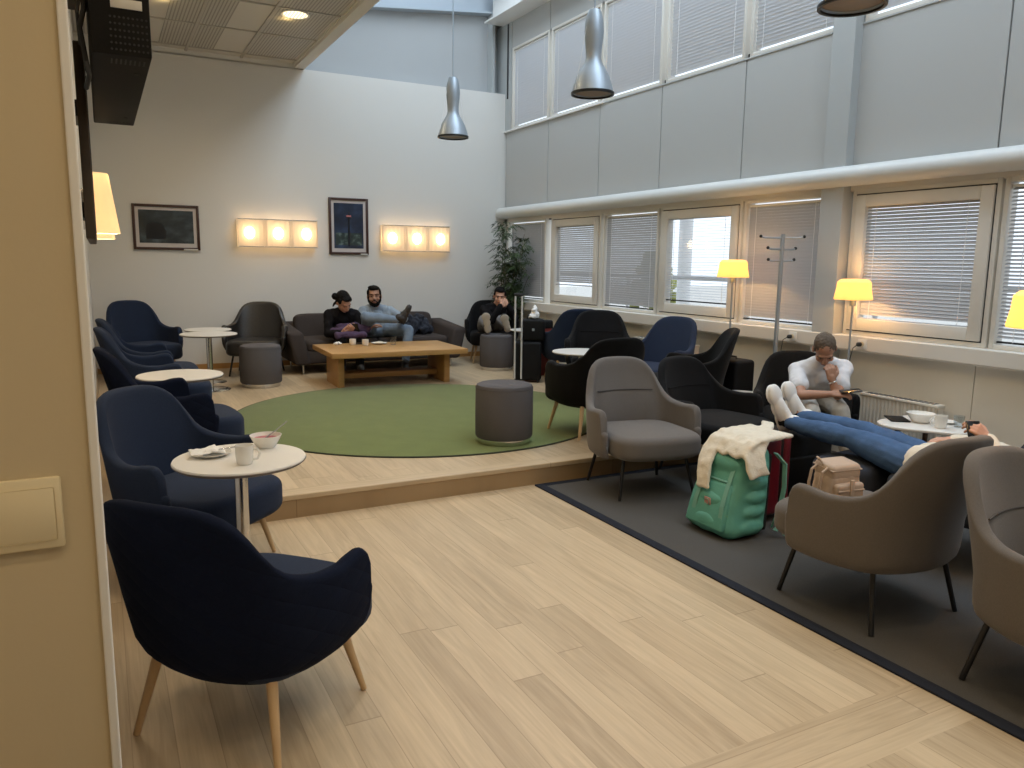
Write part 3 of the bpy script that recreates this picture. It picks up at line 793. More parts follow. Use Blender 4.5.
def pendant(label, x, y, zb):
    t = thing('pendant_lamp', label, 'pendant lamp', (x, y, zb), 0, 'aluminium bell pendant lamps')
    bm = B(); prof = [(.165, 0), (.160, .02), (.150, .06), (.128, .125), (.095, .185), (.070, .225), (.060, .26), (.062, .32), (.071, .40), (.075, .46), (.070, .53), (.055, .59), (.045, .615), (0, .62)]
    pin = [(0, .20), (.06, .19), (.10, .14), (.135, .08), (.15, .02), (.158, 0)]
    lathe(bm, [(0, .205)] + pin[1:] + prof, 40); obj('bell_shade', bm, M['alu'], t)
    bm = B(); lathe(bm, [(.152, .0), (.152, -.012), (.168, -.012), (.170, .0), (.168, .008), (.160, .01)], 40); obj('rim', bm, M['blackmetal'], t)
    bm = B(); lathe(bm, [(0, .006), (.13, .006), (.148, .012), (0, .012)], 32); obj('diffuser', bm, M['sconce_off'], t)
    bm = B(); tube(bm, [(0, 0, .61), (0, 0, ZT-zb)], .006, 8); obj('cable', bm, M['alu'], t)
    for s in (-1, 1):
        bm = B(); tube(bm, [(s*.163, 0, .005), (s*.05, 0, .60)], .0018, 6); obj('wire', bm, M['cord'], t)
M['sconce_off'] = mat('pendant_diffuser', (.30, .25, .21), .6)
pendant('smallest farthest pendant lamp hanging before the white far wall', 3.5, 8.06, 2.94)
pendant('middle pendant lamp hanging in front of the upper windows', 3.5, 5.33, 2.91)
pendant('nearest pendant lamp, only its rim showing at the top edge', 3.5, 2.94, 2.925)

def sconce(label, x0, x1, z0, z1):
    t = thing('wall_light', label, 'wall light', ((x0+x1)/2, YB, (z0+z1)/2), 0, 'long lit wall lights')
    w = (x1-x0)/2; h = (z1-z0)/2
    bm = B(); box(bm, (-w, -.02, -h+.03), (w, 0, h-.03), .003); obj('back_plate', bm, M['white'], t)
    bm = B(); n = 48
    a = [bm.verts.new((-w+2*w*k/n, -.115+.004*math.sin(k*2.1), -h)) for k in range(n+1)]; b = [bm.verts.new((v.co.x, v.co.y, h)) for v in a]
    a2 = [bm.verts.new((-w, -.005, -h))]+a+[bm.verts.new((w, -.005, -h))]; b2 = [bm.verts.new((-w, -.005, h))]+b+[bm.verts.new((w, -.005, h))]
    for k in range(len(a2)-1): bm.faces.new((a2[k], a2[k+1], b2[k+1], b2[k]))
    obj('screen', bm, M['sconce'], t)
    for f in (-1, -.36, -.30, .30, .36, 1):
        bm = B(); box(bm, (f*w-.007, -.124, -h), (f*w+.007, -.118, h)); obj('seam', bm, M['sconce'], t)
    for s in (-1, 1):
        bm = B(); box(bm, (-w-.006, -.122, s*h-.005), (w+.006, -.112, s*h+.005)); obj('rail', bm, M['chrome'], t)
    for k in (-1, 0, 1):
        bm = B(); bmesh.ops.create_uvsphere(bm, u_segments=18, v_segments=12, radius=.066)
        for v in bm.verts: v.co = V((k*w*.72-.03*w*0+v.co.x*.95, -.128+v.co.y*.12, v.co.z*1.15))
        obj('bulb_glow', bm, M['bulb'], t)
        l = bpy.data.lights.new('bulb_light', 'POINT'); l.energy = 1.9; l.color = (1., .66, .34); l.shadow_soft_size = .05
        lo = bpy.data.objects.new('bulb_light', l); COL.objects.link(lo); lo.parent = t; lo.location = (k*w*.72, -.06, 0)
sconce('lit three-bulb wall light between the two pictures', 1.634, 2.665, 1.762, 2.118)
sconce('lit three-bulb wall light right of the tower picture', 3.598, 4.625, 1.738, 2.10)

# lamps on the left wall
for i, (y, lb) in enumerate([(4.6, 'nearer glowing fabric lamp on the left wall'), (6.0, 'farther glowing fabric lamp on the left wall, mostly hidden by the nearer one')]):
    t = thing('wall_lamp', lb, 'wall lamp', (-.035, y, 1.72), 0, 'fabric shade lamps on the left wall')
    bm = B(); lathe(bm, [(.135, 0), (.095, .30), (.088, .30), (.128, 0)], 30, (.012, 0, 0))
    for v in bm.verts: v.co.x = max(v.co.x, .004)
    obj('lamp_shade', bm, M['wshade'], t)
    bm = B(); box(bm, (-.0645, -.04, .06), (.012, .04, .22), .003); obj('wall_plate', bm, M['chrome'], t)
    for zz in (.02, .28):
        l = bpy.data.lights.new('lamp_glow', 'POINT'); l.energy = 6.; l.color = (1., .74, .44); l.shadow_soft_size = .03
        lo = bpy.data.objects.new('lamp_glow', l); COL.objects.link(lo); lo.parent = t; lo.location = (.07, 0, zz)

# downlights in the low ceiling
def downlight(x, y, energy, label):
    t = thing('downlight', label, 'downlight', (x, y, CZ), 0, 'round recessed downlights in the low ceiling')
    bm = B(); lathe(bm, [(.122, .0), (.150, -.004), (.152, .002), (.122, .012)], 36); obj('trim_ring', bm, M['white'], t)
    bm = B(); lathe(bm, [(0, -.002), (.122, -.002), (.122, .003), (0, .003)], 32); obj('lens', bm, M['dlens'], t)
    bm = B()
    for k in range(-3, 4):
        hw = math.sqrt(.12**2-(k*.033)**2); box(bm, (k*.033-.004, -hw, -.006), (k*.033+.004, hw, -.002))
    obj('louvre', bm, M['white'], t)
    l = bpy.data.lights.new('downlight_beam', 'SPOT'); l.energy = energy; l.color = (1., .78, .50); l.spot_size = math.radians(158); l.spot_blend = 1.; l.shadow_soft_size = .08
    lo = bpy.data.objects.new('downlight_beam', l); COL.objects.link(lo); lo.parent = t; lo.location = (0, 0, -.02)
    l = bpy.data.lights.new('added_ceiling_glow', 'POINT'); l.energy = .5; l.color = (1., .72, .30); l.shadow_soft_size = .02  # added point light without a fitting, warms a patch of ceiling beside the lens
    lo = bpy.data.objects.new('added_ceiling_glow', l); COL.objects.link(lo); lo.parent = t; lo.location = (-.05, .20, -.05)
DL = [(2.0, 8.77)]
for x in (.76, 2.0, -1.2):
    for y in (9.8, 8.77, 6.4, 4.0, 1.6, -.8):
        if x == -1.2 and y > 1.5: continue
        if y == 9.8: continue
        if y == -.8: downlight(x, .35, 62., None)  # unseen extra row, added to brighten the near beige wall
        vis = (x == 2.0 and y == 8.77)
        downlight(x, y, 67. if y < 6 else 80., 'lit round downlight in the low ceiling before the far wall' if vis else None)
for o in list(bpy.data.objects):
    if o.name.startswith('downlight') and o.type == 'EMPTY' and not o.get('label'):
        o['label'] = 'lit round downlight unseen overhead in the low ceiling, from the continued and added rows'
# ------------------------------------------------------------------ organic shapes: many overlapping volumes fused into one skin
from mathutils import noise
def tcap(bm, p0, r0, p1, r1, seg=14):
    p0, p1 = V(p0), V(p1); d = p1-p0; L = d.length
    if L < 1e-5: return ell(bm, p0, (r0, r0, r0))
    d /= L; a, b = frame_for(d); rows = []
    prof = [(math.sin(t)*r0, -math.cos(t)*r0) for t in (0, .4, .8, 1.2, PI/2)] + [(math.cos(t)*r1, L+math.sin(t)*r1) for t in (0, .4, .8, 1.2, PI/2)]
    for r, h in prof:
        if r < 1e-4: rows.append([bm.verts.new(p0+d*h)])
        else: rows.append([bm.verts.new(p0+d*h+(a*math.cos(2*PI*k/seg)+b*math.sin(2*PI*k/seg))*r) for k in range(seg)])
    for x, y in zip(rows, rows[1:]):
        for k in range(seg):
            k2 = (k+1) % seg
            if len(x) == 1: bm.faces.new((x[0], y[k], y[k2]))
            elif len(y) == 1: bm.faces.new((x[k], x[k2], y[0]))
            else: bm.faces.new((x[k], x[k2], y[k2], y[k]))
    return bm

def chain(bm, *pr):
    for (p0, r0), (p1, r1) in zip(pr, pr[1:]): tcap(bm, p0, r0, p1, r1)

def ell(bm, c, r, R=None, seg=16):
    t = B(); bmesh.ops.create_uvsphere(t, u_segments=seg, v_segments=max(8, seg*2//3), radius=1.)
    m3 = Matrix.Diagonal(V(r))
    if R is not None: m3 = R @ m3
    for v in t.verts: v.co = m3 @ v.co + V(c)
    merge(bm, t); return bm

def fuse(name, bm, m, parent, off, voxel=.006, it=4, wr=0., wf=12., sub=0):
    bmesh.ops.recalc_face_normals(bm, faces=bm.faces)
    me = bpy.data.meshes.new('tmp'); bm.to_mesh(me); bm.free()
    o = bpy.data.objects.new('tmp', me); COL.objects.link(o)
    r = o.modifiers.new('r', 'REMESH'); r.mode = 'VOXEL'; r.voxel_size = voxel; r.use_smooth_shade = True
    s = o.modifiers.new('s', 'SMOOTH'); s.factor = .5; s.iterations = it
    bpy.context.view_layer.update()
    dg = bpy.context.evaluated_depsgraph_get()
    me2 = bpy.data.meshes.new_from_object(o.evaluated_get(dg))
    bpy.data.objects.remove(o); bpy.data.meshes.remove(me)
    me2.name = name
    nrm = [v.normal.copy() for v in me2.vertices] if wr else None
    for i, v in enumerate(me2.vertices):
        if wr:
            p = v.co*wf; q = v.co*wf*2.3
            v.co = v.co + nrm[i]*wr*(noise.noise(p)+.5*noise.noise(q))
        v.co = v.co-V(off)
    for p in me2.polygons: p.use_smooth = True
    me2.materials.clear(); me2.materials.append(m)
    n = bpy.data.objects.new(name, me2); COL.objects.link(n); n.parent = parent
    return n

def rot_from(fwd, up=(0, 0, 1)):
    """columns: x = to the figure's right-hand side in view, y = forward, z = up"""
    f = V(fwd).normalized(); u = V(up); u = (u-f*u.dot(f)).normalized(); x = f.cross(u).normalized()
    return Matrix((x, f, u)).transposed()

def head_caps(bm, c, R, k=1.):
    P = lambda x, y, z: V(c)+R @ V((x*k, y*k, z*k))
    e = lambda p, r: ell(bm, P(*p), [q*k for q in r], R)
    e((0, -.015, .03), (.075, .095, .091)); e((0, .022, -.035), (.060, .066, .080)); e((0, .058, -.088), (.027, .026, .022))
    tcap(bm, P(0, .088, .012), .010*k, P(0, .107, -.020), .0155*k)
    e((.013, .098, -.024), (.010, .012, .009)); e((-.013, .098, -.024), (.010, .012, .009))
    e((0, .074, .034), (.052, .018, .012))
    for s in (-1, 1):
        e((s*.078, -.012, -.004), (.011, .024, .033)); e((s*.042, .058, -.025), (.022, .026, .022))
    e((0, .088, -.054), (.025, .012, .0075)); e((0, .086, -.066), (.021, .011, .0075))

def head_parts(root, off, c, R, k, hairm, style, beard=False):
    P = lambda x, y, z: V(c)+R @ V((x*k, y*k, z*k))
    for s in (-1, 1):
        bm = B(); ell(bm, P(s*.032, .074, .008), (.0115*k, .009*k, .0062*k), R, 12); o = obj('eye', bm, M['eyew'], root, off)
        bm = B(); ell(bm, P(s*.032, .0815, .008), (.0058*k, .004*k, .0062*k), R, 10); obj('iris', bm, M['eye'], o)
        o.children[0].data.transform(Matrix.Translation(-V(off)))
        bm = B(); chain(bm, (P(s*.015, .087, .026), .0045*k), (P(s*.034, .085, .032), .005*k), (P(s*.054, .070, .026), .0035*k)); fuse('eyebrow', bm, hairm, root, off, .0025, 2)
    bm = B(); chain(bm, (P(-.021, .093, -.059), .004*k), (P(0, .101, -.058), .006*k), (P(.021, .093, -.059), .004*k)); fuse('lips', bm, M['lip'], root, off, .0025, 2)
    bm = B()
    e = lambda p, r: ell(bm, P(*p), [q*k for q in r], R)
    if style in ('short', 'bun'):
        e((0, -.032, .046), (.082, .092, .084)); e((0, -.055, .0), (.072, .062, .075)); e((0, .035, .092), (.058, .045, .026))
        for s in (-1, 1): e((s*.070, .012, .045), (.014, .034, .036)); e((s*.072, -.03, .0), (.012, .03, .04))
    if style == 'short':
        e((.02, .02, .108), (.05, .05, .022))
    if style == 'crop':
        e((0, -.026, .052), (.0785, .092, .074)); e((0, -.060, .012), (.066, .055, .062))
        for s in (-1, 1): e((s*.070, .002, .038), (.010, .026, .026))
    if style == 'bun':
        e((.075, -.085, .035), (.040, .040, .042)); e((.05, -.075, .03), (.045, .04, .04))
        chain(bm, (P(.07, -.02, .03), .02*k), (P(.085, -.05, -.06), .014*k), (P(.09, -.05, -.10), .006*k))
    fuse('hair', bm, hairm, root, off, .005, 2, .004, 60.)
    if beard:
        bm = B(); e = lambda p, r: ell(bm, P(*p), [q*k for q in r], R)
        e((0, .052, -.092), (.040, .036, .030))
        for s in (-1, 1):
            chain(bm, (P(s*.070, .012, .005), .010*k), (P(s*.062, .030, -.05), .018*k), (P(s*.035, .060, -.085), .022*k))
            chain(bm, (P(0, .098, -.043), .0065*k), (P(s*.026, .088, -.052), .0065*k), (P(s*.032, .074, -.075), .010*k))
        fuse('beard', bm, hairm, root, off, .004, 2, .003, 60.)

def hand_caps(bm, w, d, n, side, curl=.5, k=1., spread=.06, thumb=.6):
    """w wrist, d towards the knuckles, n out of the palm, side +1/-1 picks the thumb's side"""
    d = V(d).normalized(); n = V(n); n = (n-d*n.dot(d)).normalized(); l = d.cross(n).normalized()*side
    w = V(w); ln = (.078, .086, .080, .062)
    tcap(bm, w, .023*k, w+d*.03*k, .024*k)
    for i in range(4):
        o = (1.5-i)*.0195*k
        kn = w+d*(.092-.006*abs(i-1.2))*k+l*o
        tcap(bm, w+d*.015*k+l*o*.6, .0165*k, kn, .0125*k)
        a = 0; p = kn; L = ln[i]*k; dirb = (d+l*spread*(1.5-i)).normalized()
        for j, (fr, rr) in enumerate(((.45, .0093), (.31, .0084), (.24, .0074))):
            a += curl*(.75 if j == 0 else 1.)
            q = p+(dirb*math.cos(a)+n*math.sin(a))*L*fr
            tcap(bm, p, (rr+.0008)*k, q, rr*k, 10); p = q
    t0 = w+d*.025*k+l*.022*k; t1 = t0+(d*.6+l*.75+n*.25).normalized()*.04*k
    t2 = t1+(d*.85+l*.25+n*thumb).normalized()*.034*k; t3 = t2+(d*.9-l*.05+n*thumb*1.2).normalized()*.026*k
    chain(bm, (t0, .0155*k), (t1, .0125*k), (t2, .0105*k), (t3, .009*k))

def shoe(root, off, heel, toe, up, m, solem, w=.046, tall=.11, name='shoe', ankle=True):
    heel, toe = V(heel), V(toe); d = (toe-heel).normalized(); u = V(up); u = (u-d*u.dot(d)).normalized(); L = (toe-heel).length
    R = Matrix((d.cross(u), d, u)).transposed()
    bm = B()
    ell(bm, heel+d*.04+u*.045, (w*.78, .048, .045), R); ell(bm, heel+d*L*.42+u*.042, (w*.85, L*.36, .042), R)
    ell(bm, heel+d*L*.76+u*.034, (w, L*.25, .033), R)
    if ankle: tcap(bm, heel+d*.06+u*.05, .045, heel+d*.055+u*tall, .050); tcap(bm, heel+d*.07+u*.085, .034, heel+d*L*.62+u*.05, .028)
    s = fuse(name, bm, m, root, off, .005, 4)
    bm = B()
    for a, ww in ((.04/L, w*.80), (.25, w*.80), (.5, w*.88), (.78, w*1.06)):
        ell(bm, heel+d*L*a+u*.008, (ww, L*.22 if a > .1 else .05, .014), R)
    so = fuse('sole', bm, solem, s, off, .005, 3)
    if m == M['sneaker']:
        for k in range(4):
            bm = B(); c = heel+d*L*(.44+.075*k)+u*(.088-.011*k); x = R @ V((1, 0, 0))
            tube(bm, [c-x*.02, c+u*.006, c+x*.02], .0045, 6); obj('lace', bm, M['paper'], s, off)
    return s

def figure(name, label, J, skin, hairm, style, topm, legm, k=1., sleeve='long', beard=False, vox=.006, group='people in the lounge', arms=True, legs=True, hands=True):
    off = V((J['pelvis'][0], J['pelvis'][1], J.get('base', .15)))
    root = thing(name, label, 'person', off, 0, group)
    g = {a: V(b) for a, b in J.items() if isinstance(b, tuple)}
    pel, nk, hd = g['pelvis'], g['neck'], g['head']
    R = rot_from(g['face'], g.get('up', V((0, 0, 1))))
    bm = B()
    head_caps(bm, hd, R, k)
    tcap(bm, nk, .055, hd+R @ V((0, -.02, -.05)), .050)
    def torso(bm, e):
        mid = (g['shL']+g['shR'])/2
        for s in 'LR':
            hip = g['hip'+s]; sh = g['sh'+s]
            ins = sh+(mid-sh)*.42; low = hip+(pel-hip)*.25
            wst = (ins*.42+low*.58); wst = wst+(mid*.42+pel*.58-wst)*.18
            chain(bm, (low, .108+e), (wst, .098+e), (ins-(mid-pel).normalized()*.07, .105+e), (ins-(mid-pel).normalized()*.0, .075+e))
            tcap(bm, sh+(mid-sh)*.12, .056+e, nk-(mid-pel).normalized()*.02, .050+e)
        chain(bm, (pel, .115+e), (mid*.45+pel*.55, .105+e), (mid-(mid-pel).normalized()*.07, .11+e))
    def arm(bm, s, e, to=1.):
        sh, el, wr = g['sh'+s], g['el'+s], g['wr'+s]
        tcap(bm, sh, .056+e, sh+(el-sh)*.3, .050+e)
        if to < 1: tcap(bm, sh+(el-sh)*.3, .050+e*1.1, sh+(el-sh)*to, .049+e*1.5)
        else: chain(bm, (sh+(el-sh)*.3, .050+e), (el, .039+e), (el+(wr-el)*.3, .040+e), (wr, .027+e))
    def leg(bm, s, e, to=1.):
        hip, kn, an = g['hip'+s], g['kn'+s], g['an'+s]
        chain(bm, (hip, .090+e), (hip+(kn-hip)*.5, .080+e), (kn, .058+e), (kn+(an-kn)*.3, .056+e), (kn+(an-kn)*to, .036+e*1.3))
    torso(bm, -.008)
    for s in 'LR':
        arm(bm, s, -.003); leg(bm, s, -.006)
        if hands and 'hd'+s in g: hand_caps(bm, g['wr'+s], g['hd'+s], g['nm'+s], 1 if s == 'R' else -1, J.get('curl'+s, .5), k*.98, thumb=J.get('thumb'+s, .5))
        if 'toe'+s in g: tcap(bm, g['an'+s], .030, g['an'+s]+(g['toe'+s]-g['an'+s])*.4, .022)
    fuse('body', bm, skin, root, off, vox, 3)
    head_parts(root, off, hd, R, k, hairm, style, beard)
    bm = B(); torso(bm, J.get('fat', .012))
    for s in 'LR': arm(bm, s, .013, .62 if sleeve == 'short' else 1.)
    fuse('tshirt' if sleeve == 'short' else 'jumper' if topm == M['blackcl'] else 'shirt', bm, topm, root, off, .008, 3, .010, 11.)
    bm = B()
    for s in 'LR': leg(bm, s, .010, .96)
    tcap(bm, g['hipL'], .103, g['hipR'], .103)
    fuse('trousers', bm, legm, root, off, .008, 3, .006, 12.)
    return root, off

# man with beard on the sofa
J2 = dict(pelvis=(3.28, 10.16, .69), neck=(3.26, 10.09, 1.0), head=(3.225, 10.05, 1.128), face=(-.32, -.94, -.03), up=(-.05, 0, 1),
          shL=(3.455, 10.11, .925), shR=(3.085, 10.11, .935), elL=(3.60, 9.93, .83), wrL=(3.47, 9.70, .885), hdL=(-.7, -.5, -.15), nmL=(-.2, .1, -1),
          elR=(3.00, 9.98, .74), wrR=(3.08, 9.86, .72), hdR=(.6, -.2, .3), nmR=(0, 0, -1),
          hipL=(3.38, 10.10, .68), hipR=(3.18, 10.10, .68), knL=(3.56, 9.66, .70), anL=(3.47, 9.56, .25), toeL=(3.45, 9.36, .19),
          knR=(2.99, 9.69, .885), anR=(3.385, 9.60, .845), toeR=(3.53, 9.56, 1.0), base=.15)
r2, o2 = figure('person', 'bearded man in pale blue shirt with one booted foot crossed over his knee', J2, M['skin2'], M['hairb'], 'short', M['blueshirt'], M['ltjeans'], beard=True, k=1.13)
shoe(r2, o2, (3.475, 9.585, .79), (3.565, 9.54, 1.03), (-1, .05, .35), M['boot'], M['boot'], .044, .10, 'boot')
shoe(r2, o2, (3.48, 9.60, .155), (3.44, 9.34, .155), (0, 0, 1), M['boot'], M['boot'], .044, .13, 'boot')
# woman with phone on the sofa
J1 = dict(pelvis=(2.80, 10.18, .69), neck=(2.775, 9.98, .965), head=(2.765, 9.90, 1.065), face=(.30, -.66, -.66), up=(0, -.6, .8),
          shL=(2.945, 10.0, .90), shR=(2.595, 10.0, .90), elL=(3.00, 9.88, .69), wrL=(2.87, 9.72, .70), hdL=(-.55, -.5, .25), nmL=(-.5, .4, .6),
          elR=(2.55, 9.88, .67), wrR=(2.67, 9.72, .68), hdR=(.85, -.25, .2), nmR=(.2, .5, .7),
          hipL=(2.89, 10.12, .68), hipR=(2.71, 10.12, .68), knL=(2.90, 9.68, .63), anL=(2.90, 9.66, .22), toeL=(2.90, 9.45, .18),
          knR=(2.66, 9.68, .63), anR=(2.66, 9.66, .22), toeR=(2.66, 9.45, .18), base=.15)
r1, o1 = figure('person', 'woman in black with dark hair in a bun, bent over her phone on the sofa', J1, M['skin3'], M['hairb'], 'bun', M['blackcl'], M['blackcl'], k=1.1)
for x in (2.66, 2.90): shoe(r1, o1, (x, 9.70, .155), (x, 9.46, .155), (0, 0, 1), M['boot'], M['boot'], .04, .09)
t = thing('phone', 'phone in the hands of the woman in black', 'phone', (2.845, 9.645, .735))
bm = B(); obox(bm, (0, 0, 0), (.86, -.5, .1), (-.2, -.2, .95), (.5, .8, .3), .075, .145, .009, .003); obj('body', bm, M['phone'], t)
bm = B(); obox(bm, (.004, .0045, .0016), (.86, -.5, .1), (-.2, -.2, .95), (.5, .8, .3), .068, .135, .0016); obj('screen', bm, M['darkcase'], t)
t = thing('jacket', 'purple garment lying across the lap of the woman in black', 'jacket', (2.82, 9.8, .74))
bm = B()
for a, b, ra, rb in (((2.60, 9.82, .715), (2.80, 9.72, .715), .04, .05), ((2.80, 9.74, .715), (3.04, 9.82, .72), .05, .06), ((2.70, 9.90, .74), (2.98, 9.90, .75), .05, .05), ((2.62, 9.66, .66), (2.93, 9.63, .66), .05, .05), ((3.0, 9.8, .72), (3.06, 9.95, .70), .06, .05)):
    tcap(bm, a, ra, b, rb)
fuse('cloth', bm, M['purple'], t, (2.82, 9.8, .74), .01, 3, .016, 14.)
# man in the corner with his feet on the pouf
J3 = dict(pelvis=(4.99, 10.18, .67), neck=(5.06, 10.08, .985), head=(5.083, 10.02, 1.108), face=(-.42, -.86, -.22), up=(0, -.2, 1),
          shL=(5.245, 10.05, .925), shR=(4.885, 10.12, .925), elL=(5.25, 9.83, .80), wrL=(5.12, 9.83, .985), hdL=(-.65, .0, .45), nmL=(-.1, .8, 0),
          elR=(4.89, 9.87, .78), wrR=(4.98, 9.80, .985), hdR=(.75, .05, .4), nmR=(.1, .8, 0), curlL=.8, curlR=.8,
          hipL=(5.08, 10.12, .67), hipR=(4.90, 10.15, .67), knL=(4.98, 9.76, .80), anL=(4.90, 9.44, .735), toeL=(4.84, 9.38, .9),
          knR=(4.72, 9.80, .80), anR=(4.62, 9.46, .725), toeR=(4.56, 9.40, .88), base=.15)
r3, o3 = figure('person', 'man in black top with hands at mouth and feet up on the pouf', J3, M['skin3'], M['hairb'], 'short', M['blackcl'], M['greytr'], k=1.06)
shoe(r3, o3, (4.605, 9.405, .660), (4.540, 9.37, .925), (.3, .9, .15), M['boot'], M['solep'], .060, .10)
shoe(r3, o3, (4.905, 9.395, .660), (4.80, 9.345, .895), (.35, .9, .2), M['boot'], M['solep'], .060, .10)
# man in the white T-shirt
J4 = dict(pelvis=(5.03, 4.33, .545), neck=(4.865, 4.115, .89), head=(4.800, 4.045, .978), face=(-.36, -.45, -.83), up=(-.5, -.45, .6),
          shL=(5.045, 4.055, .825), shR=(4.74, 4.24, .795), elL=(4.79, 3.89, .655), wrL=(4.750, 3.915, .765), hdL=(-.1, .15, .9), nmL=(.4, .8, .1),
          elR=(4.545, 4.01, .655), wrR=(4.70, 3.875, .672), hdR=(.85, -.5, .05), nmR=(.2, .3, -.8), curlL=.95, curlR=.35,
          hipL=(5.10, 4.27, .54), hipR=(4.95, 4.38, .54), knL=(4.80, 3.865, .545), anL=(4.86, 3.77, .10), toeL=(4.72, 3.57, .05),
          knR=(4.615, 3.965, .53), anR=(4.60, 3.92, .10), toeR=(4.46, 3.73, .05), base=.008)
r4, o4 = figure('person', 'man in white T-shirt and pale trousers sitting with bowed head, hand on mouth', J4, M['skin2'], M['hairbr'], 'crop', M['tshirt'], M['paletr'], sleeve='short', vox=.005)
shoe(r4, o4, (4.88, 3.80, .012), (4.73, 3.58, .012), (0, 0, 1), M['boot'], M['boot'], .042, .10)
shoe(r4, o4, (4.62, 3.95, .012), (4.47, 3.73, .012), (0, 0, 1), M['boot'], M['boot'], .042, .10)
bm = B(); tt = B(); lathe(tt, [(.031, -.006), (.034, 0), (.031, .006), (.029, 0), (.031, -.006)], 20)
d = (V(J4['wrL'])-V(J4['elL'])).normalized(); a, b = frame_for(d); mt = Matrix((a, b, d)).transposed().to_4x4(); mt.translation = V(J4['wrL'])-d*.01; bmesh.ops.transform(tt, matrix=mt, verts=tt.verts); merge(bm, tt)
obj('wrist_watch', bm, M['chrome'], r4, o4)
t = thing('phone', 'phone lying in the hand of the man in the white T-shirt', 'phone', (4.815, 3.80, .70))
bm = B(); obox(bm, (0, 0, 0), (.86, -.5, .1), (.5, .85, .1), (-.1, 0, 1), .15, .075, .009, .003); obj('body', bm, M['phone'], t)
# reclining person in jeans
J5 = dict(pelvis=(4.05, 2.60, .50), neck=(4.18, 2.22, .59), head=(4.215, 2.09, .70), face=(-.15, .80, .62), up=(0, -.5, .8),
          shL=(4.035, 2.28, .545), shR=(4.34, 2.31, .555), elL=(3.965, 2.18, .60), wrL=(4.03, 2.325, .715), hdL=(-.45, .30, .55), nmL=(.1, .9, -.4),
          elR=(4.42, 2.48, .58), wrR=(4.28, 2.66, .62), hdR=(-.6, .5, 0), nmR=(0, 0, -1), curlL=.7,
          hipL=(3.965, 2.64, .50), hipR=(4.125, 2.68, .505), knL=(3.975, 3.10, .570), anL=(3.935, 3.55, .585), toeL=(3.88, 3.62, .75),
          fat=.020, knR=(4.140, 3.15, .585), anR=(4.12, 3.62, .60), toeR=(4.07, 3.68, .76), base=.008)
r5, o5 = figure('person', 'reclining person in blue jeans and white sneakers with feet up on a black suitcase', J5, M['skin3'], M['hairbr'], 'short', M['cream'], M['jeans'], vox=.005)
shoe(r5, o5, (3.955, 3.625, .520), (3.845, 3.67, .825), (.1, -1, .1), M['sneaker'], M['sneaker'], .055, .115, 'sneaker')
shoe(r5, o5, (4.145, 3.69, .535), (4.045, 3.73, .825), (.1, -1, .1), M['sneaker'], M['sneaker'], .055, .115, 'sneaker')
for an, kn in ((J5['anL'], J5['knL']), (J5['anR'], J5['knR'])):
    bm = B(); d = (V(an)-V(kn)).normalized(); tcap(bm, V(an)+d*.012, .041, V(an)+d*.045, .040); fuse('sock', bm, M['blackcl'], r5, o5, .006, 2)
t = thing('phone', 'black phone in the raised hand behind the taupe armchair', 'phone', (3.965, 2.36, .755))
bm = B(); obox(bm, (0, 0, 0), (.88, -.46, 0), (.2, .4, .9), (.4, .8, -.3), .072, .13, .01, .003); obj('body', bm, M['phone'], t)

# ------------------------------------------------------------------ luggage
def wheels(t, pts, r=.022):
    for x, y in pts:
        bm = B(); tt = B(); lathe(tt, [(0, -.009), (r, -.009), (r, .009), (0, .009)], 16); bmesh.ops.rotate(tt, verts=tt.verts, cent=(0, 0, 0), matrix=Matrix.Rotation(PI/2, 3, 'Y')); bmesh.ops.translate(tt, verts=tt.verts, vec=(x, y, r)); merge(bm, tt)
        obj('wheel', bm, M['blackplastic'], t)
t = thing('suitcase', 'red suitcase standing behind the green backpack', 'suitcase', (3.665, 3.56, .008))
bm = B(); box(bm, (-.115, -.19, .04), (.035, .19, .545), .035, 4); box(bm, (.049, -.19, .04), (.115, .19, .545), .03, 4); obj('shell', bm, M['redshell'], t)
bm = B(); box(bm, (.03, -.178, .055), (.055, .178, .53), .01); obj('zip_band', bm, M['blackplastic'], t)
bm = B(); tube(bm, [(-.04, -.07, .54), (-.04, -.06, .565), (-.04, .06, .565), (-.04, .07, .54)], .010, 8); obj('handle', bm, M['blackplastic'], t)
wheels(t, [(-.08, -.15), (.08, -.15), (-.08, .15), (.08, .15)])
t = thing('suitcase', 'black suitcase serving as footrest for the person in jeans', 'suitcase', (4.06, 3.66, .008))
bm = B(); box(bm, (-.25, -.17, .035), (.25, .17, .505), .045, 4); obj('shell', bm, M['blkshell'], t)
bm = B(); box(bm, (-.20, -.195, .08), (.20, -.165, .36), .012, 3); obj('front_pocket', bm, M['blkshell'], t)
bm = B(); tube(bm, [(-.09, -.0, .50), (-.08, 0, .525), (.08, 0, .525), (.09, 0, .50)], .009, 8); obj('handle', bm, M['blackplastic'], t)
wheels(t, [(-.2, -.12), (.2, -.12), (-.2, .12), (.2, .12)])
t = thing('suitcase', 'dark upright suitcase standing behind the black armchair under the first floor lamp', 'suitcase', (5.12, 5.36, PLZ))
bm = B(); box(bm, (-.12, -.2, .03), (.12, .2, .60), .035, 4); obj('shell', bm, M['blkshell'], t)
bm = B(); tube(bm, [(0, -.08, .59), (0, -.07, .62), (0, .07, .62), (0, .08, .59)], .009, 8); obj('handle', bm, M['blackplastic'], t)
wheels(t, [(-.08, -.15), (.08, -.15), (-.08, .15), (.08, .15)], .018)
t = thing('suitcase', 'black trolley suitcase with long silver handle beside the man in the corner', 'suitcase', (4.60, 8.28, PLZ), math.radians(-28))
bm = B(); box(bm, (-.18, -.13, .03), (.16, .13, .50), .03, 4); obj('shell', bm, M['blkshell'], t)
